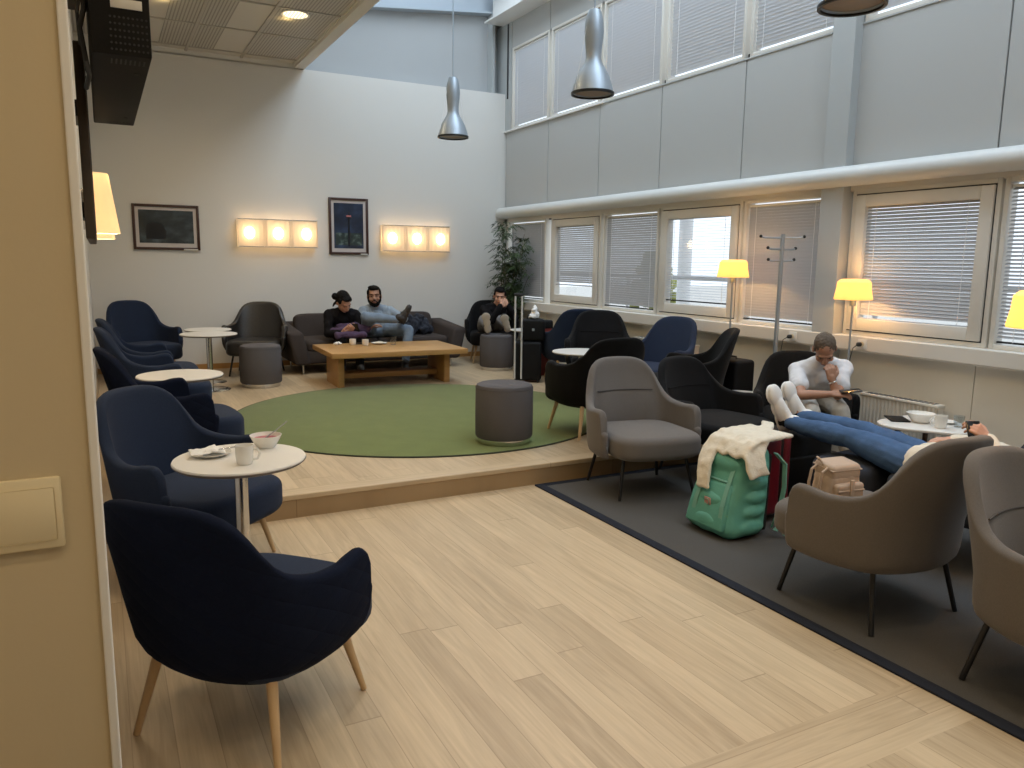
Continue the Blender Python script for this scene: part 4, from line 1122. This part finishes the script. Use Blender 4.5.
for x in (-.165, -.085):
    bm = B(); tube(bm, [(x, -.142, .05), (x, -.142, 1.06)], .011, 8); obj('handle_rail', bm, M['railm'], t)
bm = B(); box(bm, (-.185, -.16, 1.05), (-.065, -.125, 1.085), .012); obj('handle_grip', bm, M['blackplastic'], t)
wheels(t, [(-.14, -.1), (.12, -.1), (-.14, .1), (.12, .1)])
t = thing('bag', 'black bag set on top of the trolley suitcase', 'bag', (4.64, 8.27, PLZ+.502), math.radians(-28))
bm = B(); box(bm, (-.13, -.11, 0), (.16, .11, .27), .035, 4); obj('body', bm, M['blkshell'], t)
bm = B(); tube(bm, [(-.06, -.0, .26), (-.05, 0, .31), (.06, 0, .31), (.08, 0, .26)], .009, 8); obj('handle', bm, M['blackplastic'], t)
bm = B(); box(bm, (.0, -.116, .13), (.03, -.108, .16), .003); obj('badge', bm, M['alu'], t)
t = thing('bag', 'dark red bag on the floor between the trolley suitcase and the navy armchair', 'bag', (4.97, 8.68, PLZ), .2)
bm = B(); box(bm, (-.17, -.10, 0), (.17, .10, .70), .05, 4); obj('body', bm, M['redbag'], t)
bm = B(); box(bm, (-.175, -.105, .60), (.175, .105, .72), .03, 3); obj('flap', bm, M['blkshell'], t)
t = thing('paper_cup', 'white paper cup standing on the small table in the far corner', 'cup', (5.18, 9.16, PLZ+.551))
bm = B(); lathe(bm, [(0, 0), (.028, 0), (.040, .10), (.042, .105), (.038, .10), (.026, .004), (0, .004)], 24); obj('cup', bm, M['paper'], t)
t = thing('napkin', 'crumpled white napkin on top of the black bag', 'napkin', (4.66, 8.25, PLZ+.775))
bm = B()
for k in range(7): a = k*.9; tcap(bm, (.04*math.cos(a), .04*math.sin(a), .03), .03, (.02*math.cos(a+1), .03*math.sin(a+2), .08+.01*k), .02)
fuse('paper', bm, M['paper'], t, (0, 0, 0), .008, 2, .02, 22.)

# green backpack leaning on the red suitcase
BP = V((3.265, 3.40, .008))
t = thing('backpack', 'green backpack with pink patch leaning against the red suitcase', 'backpack', BP)
def bpk(v):   # taper to the top and lean towards +x
    z = v.z/.56
    s = 1.10-.26*z; lean = .115*z
    return V((v.x*(1.10-.34*z)+lean, v.y*s, v.z*(1-.04*z)))
bm = B(); tt = B(); box(tt, (-.145, -.195, 0), (.13, .205, .56), .075, 6)
bmesh.ops.subdivide_edges(tt, edges=tt.edges[:], cuts=3, use_grid_fill=True)
for v in tt.verts:
    b = 1+.13*math.sin(min(1, max(0, v.co.z/.56))*PI); v.co.x *= b; v.co = bpk(v.co)
merge(bm, tt)
for zc, hz in ((.075, .05), (.165, .042), (.25, .042), (.335, .042), (.43, .05)): ell(bm, bpk(V((.005, -.175, zc))), (.115-.07*zc, .045, hz))
for zc, hz in ((.08, .06), (.20, .06), (.44, .06)): ell(bm, bpk(V((-.14, 0, zc))), (.04, .16, hz))
fuse('body', bm, M['green'], t, (0, 0, 0), .010, 4, .006, 9.)
bm = B(); tt = B(); box(tt, (-.175, -.15, .05), (-.12, .15, .33), .02, 3)
for v in tt.verts: v.co = bpk(v.co)
merge(bm, tt); obj('front_pocket', bm, M['green'], t)
for y in (-.12, .10):
    bm = B(); pts = [bpk(V((xx, y, z))) for z, xx in ((.06, -.150), (.1, -.168), (.2, -.180), (.3, -.174), (.36, -.166), (.45, -.152), (.52, -.135))]
    for p, q in zip(pts, pts[1:]):
        d = (q-p); obox(bm, (p+q)/2, (0, 1, 0), d.normalized().cross(V((0, 1, 0))), d, .03, .006, d.length+.004)
    obj('webbing', bm, M['green2'], t)
bm = B(); p = bpk(V((-.180, .0, .20))); obox(bm, p, (0, 1, 0), (1, 0, .1), (-.1, 0, 1), .052, .004, .055, .0015)
pt = obj('patch', bm, M['logo'], t)
bm = B(); tt = B(); c = bpk(V((-.1845, .0, .20)))
ring = [(0.017*math.cos(a), .017*math.sin(a)) for a in [PI*(.15+1.7*k/12) for k in range(13)]]
tube(bm, [c+V((0, y, z)) for y, z in ring], .0025, 6); obj('emblem', bm, M['green2'], pt)
bm = B(); tt = B(); box(tt, (-.174, -.10, .335), (-.150, .09, .345), .004)
for v in tt.verts: v.co = bpk(v.co)
merge(bm, tt); obj('pocket_zip', bm, M['green2'], t)
bm = B(); tt = B(); box(tt, (.125, -.17, .03), (.15, .17, .50), .015, 3)
for v in tt.verts: v.co = bpk(v.co)
merge(bm, tt); obj('back_panel', bm, M['bagin'], t)
for y0 in (-.20, -.05):
    bm = B(); pts = [(.19, y0, .50), (.235, y0-.03, .44), (.225, y0-.045, .30), (.205, y0-.04, .16), (.20, y0-.05, .07), (.17, y0-.05, .05)]
    pts = [V(p) for p in pts]
    for p, q in zip(pts, pts[1:]):
        d = q-p; obox(bm, (p+q)/2, (0, 1, 0), d.normalized().cross(V((0, 1, 0))), d, .03, .008, d.length+.008)
    obj('shoulder_strap', bm, M['green2'], t)
bm = B(); tube(bm, [(.17, -.22, .06), (.15, -.26, .13), (.17, -.27, .15), (.20, -.25, .08), (.22, -.27, .02), (.26, -.31, .008), (.34, -.33, .008)], .007, 7); obj('loose_strap', bm, M['green2'], t)
# cream sweater over it
t = thing('sweater', 'cream knitted sweater draped over the green backpack and red suitcase', 'sweater', (3.45, 3.40, .60))
bm = B()
def drape(pts, r):
    for p, q in zip(pts, pts[1:]): tcap(bm, p, r, q, r)
for k in range(19):
    y = -.16+.018*k; w = .010*math.sin(k*1.1)
    drape([(-.20, y, -.10+w), (-.155, y, -.035), (-.09, y, -.012+w), (-.01, y+.005, -.006), (.10, y+.02, -.012+w), (.22, y+.05, -.014)], .013)
for k in range(6):      # long sleeve at the far side
    q = .018*k
    drape([(-.12+.1*q, .10+q, -.03), (-.205, .085+q, -.10), (-.250, .07+q, -.18), (-.268, .06+q*.9, -.26), (-.280, .05+q*.85, -.315)], .015)
for k in range(7):      # wide folded piece in front
    q = .018*k
    drape([(-.14+q, -.13-.2*q, -.02), (-.20+q, -.17-.15*q, -.09), (-.205+q, -.20-.1*q, -.165+.1*q), (-.195+q*1.1, -.215, -.20+.15*q)], .015)
for k in range(6):
    q = .016*k
    drape([(.20, .05+q, -.014), (.28, .10+q, -.010), (.33, .15+q, .0)], .012)
tmp = B()
for v in bm.verts: v.co += V((3.42, 3.37, .60))
tmp.free()
fuse('knit', bm, M['cream'], t, (3.45, 3.40, .60), .008, 6, .006, 15.)

# beige backpack on the seat of the taupe armchair
t = thing('backpack', 'small beige backpack on the seat of the taupe armchair', 'backpack', (3.12, 2.50, .462), math.radians(-6))
bm = B(); tt = B(); box(tt, (-.10, -.065, 0), (.10, .065, .165), .025, 4)
for v in tt.verts: v.co.x *= 1.08-.9*v.co.z; v.co.y *= 1.08-.9*v.co.z
merge(bm, tt); fuse('body', bm, M['beigebag'], t, (0, 0, 0), .006, 3, .004, 20.)
bm = B(); tt = B(); box(tt, (-.092, -.064, .125), (.092, .066, .205), .022, 4)
for v in tt.verts: v.co.z += .10*v.co.x*0+.12*v.co.y
merge(bm, tt); obj('lid', bm, M['beigebag'], t)
bm = B(); tt = B(); box(tt, (-.094, -.066, .176), (.094, .068, .184), .004, 2)
for v in tt.verts: v.co.z += .12*v.co.y
merge(bm, tt); obj('lid_piping', bm, M['beigebag2'], t)
bm = B(); box(bm, (-.085, -.098, .008), (.085, -.055, .115), .018, 3); obj('front_pocket', bm, M['beigebag2'], t)
bm = B(); box(bm, (-.080, -.1015, .078), (.080, -.095, .086), .002); obj('pocket_zip', bm, M['beigebag'], t)
bm = B(); box(bm, (-.012, -.105, .03), (.012, -.094, .135), .003); obj('buckle_strap', bm, M['beigebag'], t)
for y in (-.03, .04):
    bm = B(); tube(bm, [(-.09, y, .185), (-.122, y, .165), (-.135, y, .10), (-.125, y, .03), (-.10, y, .01)], .007, 8); obj('shoulder_strap', bm, M['beigebag2'], t)
bm = B(); tube(bm, [(-.075, .04, .20), (-.09, .045, .222), (-.10, .02, .222), (-.09, .0, .195)], .005, 8); obj('carry_loop', bm, M['beigebag2'], t)
t = thing('jacket', 'dark blue jacket bundled on the right end of the sofa', 'jacket', (3.86, 10.15, .62))
bm = B()
for k in range(9): a = k*1.3; tcap(bm, (3.86+.17*math.cos(a), 10.18+.12*math.sin(a), .66), .075, (3.86+.13*math.cos(a+.8), 10.22+.08*math.sin(a+1), .72+.012*k), .07)
fuse('cloth', bm, M['navycl'], t, (3.86, 10.15, .62), .012, 3, .03, 12.)

# ------------------------------------------------------------------ crockery
def mug(label, x, y, z, r=.038, h=.085, rz=0., handle=True, group='white cups', name='mug'):
    t = thing(name, label, 'cup', (x, y, z), rz, group)
    bm = B(); lathe(bm, [(0, 0), (r*.78, 0), (r*.9, .006), (r, h*.5), (r*1.02, h), (r*.96, h), (r*.92, h*.5), (r*.75, .008), (0, .008)], 32); obj('cup', bm, M['ceramic'], t)
    if handle:
        bm = B(); tube(bm, [(r*.9, 0, h*.78), (r*1.45, 0, h*.80), (r*1.75, 0, h*.55), (r*1.5, 0, h*.28), (r*.9, 0, h*.22)], .0055, 8); obj('handle', bm, M['ceramic'], t)
    return t
def bowl(label, x, y, z, r=.075, h=.06, fill=None):
    t = thing('bowl', label, 'bowl', (x, y, z))
    bm = B(); lathe(bm, [(0, 0), (r*.55, 0), (r*.6, .004), (r*.85, h*.6), (r, h), (r*.96, h), (r*.8, h*.55), (r*.52, .009), (0, .008)], 40); obj('bowl', bm, M['ceramic'], t)
    if fill: bm = B(); lathe(bm, [(0, h*.73), (r*.6, h*.72), (r*.885, h*.70), (r*.8, h*.6), (0, h*.55)], 32); obj('filling', bm, M[fill], t)
    return t
def plate(label, x, y, z, r=.09, food=None):
    t = thing('plate', label, 'plate', (x, y, z))
    bm = B(); lathe(bm, [(0, 0), (r*.6, 0), (r*.7, .004), (r, .016), (r, .018), (r*.7, .008), (r*.55, .005), (0, .005)], 40); obj('dish', bm, M['ceramic'], t)
    return t
mug('white mug with handle at the front edge of the nearest round table', .521, 3.515, .7005, rz=-.35)
bowl('white bowl of pink yoghurt on the nearest round table', .665, 3.80, .7005, fill='pink')
t = thing('spoon', 'spoon standing in the bowl of pink yoghurt', 'spoon', (.665, 3.80, .745)); bm = B(); tube(bm, [(.0, .0, .0), (.05, .035, .022), (.12, .085, .055)], [.004, .0025, .003], 8); obj('handle', bm, M['chrome'], t)
bm = B(); ell(bm, (-.012, -.008, -.001), (.02, .014, .004)); obj('spoon_bowl', bm, M['chrome'], t)
plate('white plate under a used napkin on the nearest round table', .405, 3.73, .7005)
t = thing('napkin', 'crumpled paper napkin on the plate of the nearest round table', 'napkin', (.39, 3.735, .709))
bm = B(); n = 14; vv = {}
for i in range(n):
    for j in range(n):
        u, w_ = i/(n-1)-.5, j/(n-1)-.5; vv[i, j] = bm.verts.new((u*.15, w_*.12, .010+.022*abs(noise.noise(V((u*6, w_*6, 3.1))))+.028*max(0, .3-abs(u-.15))))
for i in range(n-1):
    for j in range(n-1): bm.faces.new((vv[i, j], vv[i+1, j], vv[i+1, j+1], vv[i, j+1]))
o = obj('paper', bm, M['paper'], t); sm = o.modifiers.new('thickness', 'SOLIDIFY'); sm.thickness = .0012
t = thing('knife', 'table knife resting on the plate with the napkin', 'knife', (.46, 3.745, .722), .25)
bm = B(); box(bm, (-.09, -.006, 0), (.02, .006, .003), .001); obj('blade', bm, M['chrome'], t)
bm = B(); box(bm, (.018, -.005, -.001), (.10, .005, .005), .002); obj('handle', bm, M['chrome'], t)
CT = PLZ+.4255
mug('left white cup on the oak coffee table', 2.690, 9.26, CT, .04, .075, handle=False)
mug('right white cup on the oak coffee table', 2.815, 9.15, CT, .04, .075, handle=False)
t = thing('phone', 'dark phone lying behind the two cups on the coffee table', 'phone', (2.80, 9.34, CT)); bm = B(); box(bm, (-.07, -.036, 0), (.07, .036, .009), .003); obj('body', bm, M['phone'], t)
plate('white plate on the oak coffee table', 3.03, 9.27, CT, .10)
t = thing('bread_roll', 'half eaten roll on the plate on the coffee table', 'food', (3.03, 9.27, CT+.006)); bm = B(); ell(bm, (0, 0, .012), (.06, .045, .014)); obj('crust', bm, M['cream'], t)
t = thing('glass', 'clear drinking glass at the right of the plate on the coffee table', 'glass', (3.165, 9.14, CT)); bm = B(); lathe(bm, [(0, .0), (.033, 0), (.038, .10), (.036, .10), (.031, .006), (0, .006)], 32); obj('tumbler', bm, M['tumbler'], t)
t = thing('napkin', 'crumpled white tissue at the left end of the coffee table', 'napkin', (2.53, 9.36, CT))
bm = B()
for k in range(6): a = k*1.1; tcap(bm, (.04*math.cos(a), .03*math.sin(a), .012), .012, (.02*math.cos(a+1), .03*math.sin(a+2), .024), .012)
fuse('paper', bm, M['paper'], t, (0, 0, 0), .005, 2, .01, 40.)
bowl('white bowl on the rounded-triangle table by the radiator', 5.12, 3.44, .511, .095, .065, 'tabletop')
mug('white mug on the rounded-triangle table by the radiator', 5.06, 3.25, .511, .04, .085, rz=2.5)
t = thing('glass', 'clear glass behind the mug on the rounded-triangle table', 'glass', (5.20, 3.21, .511)); bm = B(); lathe(bm, [(0, .0), (.03, 0), (.035, .08), (.033, .08), (.028, .006), (0, .006)], 32); obj('tumbler', bm, M['tumbler'], t)
t = thing('tablet', 'dark flat tablet on the left of the rounded-triangle table', 'tablet', (5.05, 3.575, .511), .9); bm = B(); box(bm, (-.10, -.065, 0), (.10, .065, .008), .003); obj('body', bm, M['darkcase'], t)
t = thing('saucer', 'saucer beside the bowl on the rounded-triangle table', 'plate', (5.26, 3.34, .511)); bm = B(); lathe(bm, [(0, 0), (.04, 0), (.07, .012), (.07, .014), (.04, .004), (0, .004)], 32); obj('dish', bm, M['ceramic'], t)

# ------------------------------------------------------------------ coat stand, radiators, sockets
t = thing('coat_stand', 'grey metal coat stand between the floor lamps in front of a closed blind', 'coat stand', (5.30, 5.00, PLZ), -.48)
bm = B(); tube(bm, [(0, 0, .02), (0, 0, 1.72)], .0185, 16); obj('pole', bm, M['alu'], t)
bm = B(); lathe(bm, [(0, 0), (.17, 0), (.17, .012), (.16, .02), (.02, .026), (0, .026)], 36); obj('base', bm, M['alu'], t)
for zz, a, L in ((1.69, 0, .19), (1.59, .5, .17), (1.49, .15, .12)):
    c, s = math.cos(a), math.sin(a)
    bm = B(); tube(bm, [(-c*L, -s*L, zz+.01), (-c*L*.8, -s*L*.8, zz), (c*L*.8, s*L*.8, zz), (c*L, s*L, zz+.01)], .008, 10)
    h = obj('hook_bar', bm, M['alu'], t)
    for q in (-1, 1):
        bm = B(); ell(bm, (q*c*L, q*s*L, zz+.012), (.014, .014, .014)); obj('knob', bm, M['blackmetal'], h)

def radiator(label, y0, y1, z0, z1, x=5.50):
    t = thing('radiator', label, 'radiator', (x, (y0+y1)/2, z0), 0, 'white panel radiators')
    L = (y1-y0)/2; H = z1-z0
    bm = B(); n = int(2*L/.033)
    rows = []
    for i in range(n*4+1):
        y = -L+2*L*i/(n*4); d = [0, .010, .010, 0][i % 4]
        rows.append([bm.verts.new((-.03+d, y, zz)) for zz in (.02, H-.035)])
    for a, b in zip(rows, rows[1:]): bm.faces.new((a[0], b[0], b[1], a[1]))
    box(bm, (-.018, -L, .0), (.05, L, H-.03)); obj('panel', bm, M['rad'], t)
    bm = B(); box(bm, (-.034, -L-.006, H-.035), (.055, L+.006, H-.012), .004)
    obj('top_grille', bm, M['rad'], t)
    for k in range(14):
        y = -L+.05+(2*L-.1)*k/13; bm = B(); box(bm, (-.02, y-.013, H-.0125), (.045, y+.013, H-.0095)); obj('grille_slot', bm, M['gap'], t)
    bm = B(); tube(bm, [(.0, L, .09), (.0, L+.05, .09), (.02, L+.05, .0), (.02, L+.05, -z0+.01)], .009, 8); obj('feed_pipe', bm, M['rad'], t)
    bm = B(); tube(bm, [(.0, L+.05, .12), (-.0, L+.05, .19)], .02, 12); obj('valve', bm, M['white'], t)
radiator('white radiator behind the rounded-triangle table', 3.55, 4.22, .10, .595)
radiator('white radiator behind the navy armchair on the platform', 6.28, 7.30, .28, .775)

def socket(label, y, cord_pts):
    t = thing('wall_socket', label, 'socket', (5.50, y, .972), 0, 'power sockets on the window ledge')
    bm = B(); box(bm, (-.009, -.042, -.04), (0, .042, .04), .003); obj('plate', bm, M['white'], t)
    bm = B(); lathe(bm, [(0, -.012), (.02, -.012), (.02, 0), (0, 0)], 20); bmesh.ops.rotate(bm, verts=bm.verts, cent=(0, 0, 0), matrix=Matrix.Rotation(-PI/2, 3, 'Y')); bmesh.ops.translate(bm, verts=bm.verts, vec=(-.012, 0, 0)); obj('plug_seat', bm, M['plate'], t)
    c = thing('power_cord', label.replace('socket', 'cord hanging from the socket'), 'cord', (5.47, y, .972), 0, 'black power cords')
    bm = B(); tube(bm, [(0, 0, 0), (-.03, 0, 0), (-.042, 0, -.004)], [.018, .018, .008], 10); obj('plug', bm, M['blackplastic'], c)
    bm = B(); tube(bm, [(-.04, 0, -.004)]+cord_pts, .0035, 6); obj('cable', bm, M['blackplastic'], c)
socket('wall socket left of the column, under the coat stand blind', 4.99, [(-.06, .03, -.03), (-.055, .05, -.12), (-.03, .06, -.3), (-.02, .07, -.81)])
socket('wall socket right of the second floor lamp', 4.26, [(-.06, .02, -.03), (-.06, .04, -.12), (-.05, .045, -.3), (-.06, .03, -.5), (-.05, .05, -.90), (-.05, .05, -.955)])

# ------------------------------------------------------------------ pictures
def picture(label, x0, x1, z0, z1, art):
    t = thing('framed_picture', label, 'picture', ((x0+x1)/2, YB, (z0+z1)/2), 0, 'framed pictures on the far wall')
    w, h = (x1-x0)/2, (z1-z0)/2
    bm = B(); f = .032
    box(bm, (-w, -.03, -h), (-w+f, 0, h), .003); box(bm, (w-f, -.03, -h), (w, 0, h), .003); box(bm, (-w+f, -.03, -h), (w-f, 0, -h+f), .003); box(bm, (-w+f, -.03, h-f), (w-f, 0, h), .003)
    obj('frame', bm, M['frameb'], t)
    bm = B(); box(bm, (-w+f, -.012, -h+f), (w-f, -.002, h-f)); obj('mount', bm, M['mount'], t)
    a = .052
    bm = B(); box(bm, (-w+f+a*.75, -.015, -h+f+a), (w-f-a*.75, -.0125, h-f-a*.75)); o = obj('print', bm, M[art], t)
    return t, w, h, o
t, w_, h_, o = picture('framed dark landscape picture on the left of the far wall', .402, 1.178, 1.70, 2.262, 'art1')
bm = B(); prism(bm, [(-.24, -.15), (-.02, -.15), (.0, -.05), (-.05, .03), (-.16, .06), (-.24, .02)], 0, .0012); bmesh.ops.rotate(bm, verts=bm.verts, cent=(0, 0, 0), matrix=Matrix.Rotation(PI/2, 3, 'X')); bmesh.ops.translate(bm, verts=bm.verts, vec=(0, -.0152, 0)); obj('dark_hill', bm, M['tower'], o)
bm = B(); box(bm, (w_-.20, -.033, -h_-.002), (w_-.03, -.03, -h_+.016)); obj('caption_label', bm, M['label'], t)
t, w_, h_, o = picture('framed night picture of a tower between the two wall lights', 2.858, 3.418, 1.68, 2.455, 'art2')
bm = B(); box(bm, (-.19, -.0156, -.26), (.19, -.0151, -.09)); obj('town', bm, M['art3'], o)
bm = B(); prism(bm, [(-.016, -.26), (.016, -.26), (.010, .10), (.045, .125), (.030, .155), (.008, .165), (.003, .21), (-.003, .21), (-.008, .165), (-.030, .155), (-.045, .125), (-.010, .10)], 0, .001); bmesh.ops.rotate(bm, verts=bm.verts, cent=(0, 0, 0), matrix=Matrix.Rotation(PI/2, 3, 'X')); bmesh.ops.translate(bm, verts=bm.verts, vec=(.0, -.0158, 0)); obj('tower_shape', bm, M['tower'], o)
bm = B(); box(bm, (-.034, -.0178, .130), (.034, -.0168, .152)); obj('tower_lights', bm, M['glow'], o)
bm = B(); box(bm, (w_-.12, -.033, -h_-.004), (w_-.02, -.03, -h_+.014)); obj('caption_label', bm, M['label'], t)

# ------------------------------------------------------------------ left wall fittings
t = thing('television', 'flat dark television seen edge-on on the left wall', 'television', (-.035, 3.0, 1.66))
bm = B(); box(bm, (.004, 0, 0), (.034, 1.25, .63), .004); obj('casing', bm, M['brown'], t)
bm = B(); box(bm, (.034, .012, .012), (.036, 1.238, .618)); obj('screen', bm, M['phone'], t)
for z in (.5, .12):
    bm = B(); box(bm, (-.0635, .5, z-.03), (.006, .75, z+.03)); obj('wall_mount', bm, M['blackmetal'], t)
t = thing('display_case', 'black metal casing with vent slots hung high on the left wall', 'display', (.075, 2.0, 2.04))
bm = B(); box(bm, (-.06, 0, 0), (.06, 1.02, .72), .004); obj('casing', bm, M['darkcase'], t)
bm = B(); box(bm, (-.03, -.0035, .40), (.06, .0, .46)); 
bm.free()
bm = B(); box(bm, (-.018, -.003, .098), (.045, .0, .118), .001); obj('label_strip', bm, M['label'], t)
bm = B()
for i in range(9):
    for j in range(6):
        x = -.02+.009*i; z = .012+.0135*j; tt = B(); lathe(tt, [(0, -.0006), (.0025, -.0006), (.0025, 0), (0, 0)], 8); bmesh.ops.rotate(tt, verts=tt.verts, cent=(0, 0, 0), matrix=Matrix.Rotation(PI/2, 3, 'X')); bmesh.ops.translate(tt, verts=tt.verts, vec=(x, -.001, z)); merge(bm, tt)
obj('perforation', bm, M['gap'], t)
for yy in (.035, .955):
    bm = B()
    for k in range(8): x = -.022+.0095*k; box(bm, (x, yy, -.001), (x+.0035, yy+.05, .001))
    obj('vent_slots', bm, M['gap'], t)
for p in ((.035, .18), (.03, .86)):
    bm = B(); lathe(bm, [(0, -.0015), (.006, -.0015), (.006, .001), (0, .001)], 12, (p[0], p[1], 0)); obj('screw', bm, M['gap'], t)
bm = B(); box(bm, (-.174, .35, .25), (-.058, .65, .45), .003); obj('wall_mount', bm, M['blackmetal'], t)
for k, pts in enumerate((
        [(-.096, 2.12, 2.50), (-.012, 2.10, 2.40), (.002, 2.06, 2.24), (.006, 2.04, 2.14), (-.005, 2.05, 2.10), (.003, 2.08, 2.04), (.008, 2.15, 2.02), (.0, 2.2, 2.0)],
        [(-.096, 2.20, 2.46), (-.01, 2.10, 2.30), (.002, 2.04, 2.18), (-.008, 2.04, 2.13), (-.006, 2.12, 2.08)])):
    t = thing('power_cord', ['thick black cable looped beside the black casing', 'thinner black cable behind the looped one beside the black casing'][k], 'cord', pts[0], 0, 'black power cords')
    bm = B(); tube(bm, [V(p)-V(pts[0]) for p in pts], .006-.002*k, 8); obj('cable', bm, M['blackplastic'], t)
t = thing('switch_plate', 'cream switch plate with raised border on the near beige wall', 'switch', (-.165, YN-.02, 1.145))
bm = B(); box(bm, (-.10, -.012, -.066), (.081, 0, .066), .005); obj('frame', bm, M['plate'], t)
bm = B(); box(bm, (-.09, -.0145, -.050), (.070, -.010, .048), .004); obj('rocker', bm, M['plate'], t)

# ------------------------------------------------------------------ potted palm in the corner
random.seed(11)
PX, PY = 5.45, 10.62
t = thing('potted_palm', 'tall potted palm in the far right corner', 'plant', (PX, PY, PLZ))
bm = B(); lathe(bm, [(0, 0), (.10, 0), (.125, .30), (.132, .31), (.12, .31), (.11, .27), (0, .27)], 32); obj('pot', bm, M['pot'], t)
lf = B()
for k in range(9):
    a = k*2.4; r0 = .05; hgt = random.uniform(1.15, 1.98)
    bx, by = r0*math.cos(a), r0*math.sin(a); tx, ty = bx-.03+.13*math.cos(a), by-.46+.16*math.sin(a)
    pts = [(bx, by, .25), ((bx*.7+tx*.3), (by*.7+ty*.3), hgt*.5), (tx, ty, hgt)]
    bm = B(); tube(bm, pts, [.009, .007, .003], 7); obj('stem', bm, M['stem'], t)
    for q in range(34):
        f = random.uniform(.25, 1.02); z = .25+(hgt-.25)*f
        cx, cy = bx+(tx-bx)*f, by+(ty-by)*f
        aa = random.uniform(0, 2*PI); L = random.uniform(.12, .25)
        dx, dy = math.cos(aa), math.sin(aa)
        for s in range(9):
            g = (s+1)/9; px, py, pz = cx+dx*L*g, cy+dy*L*g, z+.10*math.sin(g*2.0)-.07*g*g
            for sd in (-1, 1):
                b2 = aa+sd*(.95-.45*g); ll = random.uniform(.07, .13)
                ex, ey, ez = math.cos(b2), math.sin(b2), -.35+random.uniform(-.25, .25)
                p0 = V((px, py, pz)); p2 = p0+V((ex, ey, ez))*ll; pm = (p0+p2)/2+V((0, 0, .012)); sx = V((-ey, ex, .2))*.0092
                if PX+p2.x > 5.575 or PY+p2.y > 10.87: continue
                v = [lf.verts.new(c) for c in (p0, pm+sx, p2, pm-sx)]; lf.faces.new(v)
obj('foliage', lf, M['leaf'], t, smooth=False)

# ------------------------------------------------------------------ outside the windows
bm = B(); box(bm, (6.2, -30, -.6), (60, 60, -.5)); struct('ground', bm, M['ground'])
t = thing('shrub', 'yellow-green bush outside seen through the open-slatted blind', 'shrub', (9.9, 12.62, -.5))
bm = B()
for k in range(160):
    a = random.uniform(0, 2*PI); f = random.random()**.5; h = random.uniform(0, 1)
    rr = .75*math.sin(max(.12, 1-h*.9)*PI/2)
    ell(bm, (rr*f*math.cos(a), rr*f*math.sin(a), .3+2.0*h), (.13, .13, .10), None, 6)
obj('leaves', bm, M['shrub'], t)
bm = B(); tube(bm, [(0, 0, 0), (0, 0, 1.2)], .05, 8); obj('trunk', bm, M['stem'], t)
t = thing('post', 'white post outside behind the open-slatted blind', 'post', (9.05, 10.72, -.5))
bm = B(); tube(bm, [(0, 0, 0), (0, 0, 5.)], .12, 20); obj('shaft', bm, M['facade'], t)
t = thing('railing', 'pale outdoor railing seen through the open-slatted blind', 'railing', (6.6, 6., -.5))
for z in (1.93, 1.4):
    bm = B(); tube(bm, [(0, -3, z), (0, 7, z)], .03, 10); obj('rail', bm, M['facade'], t)
for k in range(6):
    bm = B(); tube(bm, [(0, -3+2*k, 0), (0, -3+2*k, 1.93)], .025, 8); obj('upright', bm, M['facade'], t)

# ------------------------------------------------------------------ light, world, camera
w = bpy.data.worlds.new('World'); SC.world = w; w.use_nodes = True
nt = w.node_tree; bg = nt.nodes['Background']; bg.inputs[0].default_value = (.80, .90, 1., 1); bg.inputs[1].default_value = 1.8
l = bpy.data.lights.new('rooflight_daylight', 'AREA'); l.shape = 'RECTANGLE'; l.size = 2.2; l.size_y = 12.; l.energy = 325; l.color = (.70, .85, 1.)
lo = bpy.data.objects.new('rooflight_daylight', l); COL.objects.link(lo); lo.location = (4.22, 4.55, ZT-.02)

cam = bpy.data.cameras.new('camera'); cam.sensor_width = 36; cam.sensor_fit = 'HORIZONTAL'; cam.lens = 776/1024*36; cam.clip_start = .05
co = bpy.data.objects.new('camera', cam); COL.objects.link(co)
Xc = (0.8847629752271551, -0.06133452914150905, 0.46198761152457535)
Yc = (-0.46587456166483093, -0.14291321094549161, 0.8732334779031613)
Zc = (0.012464768782222725, -0.9878329259911509, -0.15501851459411853)
mt = Matrix(((Xc[0], -Xc[1], -Xc[2], 0), (Yc[0], -Yc[1], -Yc[2], 0), (Zc[0], -Zc[1], -Zc[2], 1.6), (0, 0, 0, 1)))
co.matrix_world = mt
SC.camera = co
vs = SC.view_settings
SC.display_settings.display_device = 'sRGB'
vs.view_transform = 'Standard'; vs.look = 'None'; vs.exposure = -.20; vs.gamma = 1.; vs.use_curve_mapping = False
SC.cycles.use_denoising = True
SC.cycles.max_bounces = 8; SC.cycles.diffuse_bounces = 5; SC.cycles.transparent_max_bounces = 16
SC.cycles.caustics_reflective = False; SC.cycles.caustics_refractive = False
SC.cycles.sample_clamp_indirect = 6.
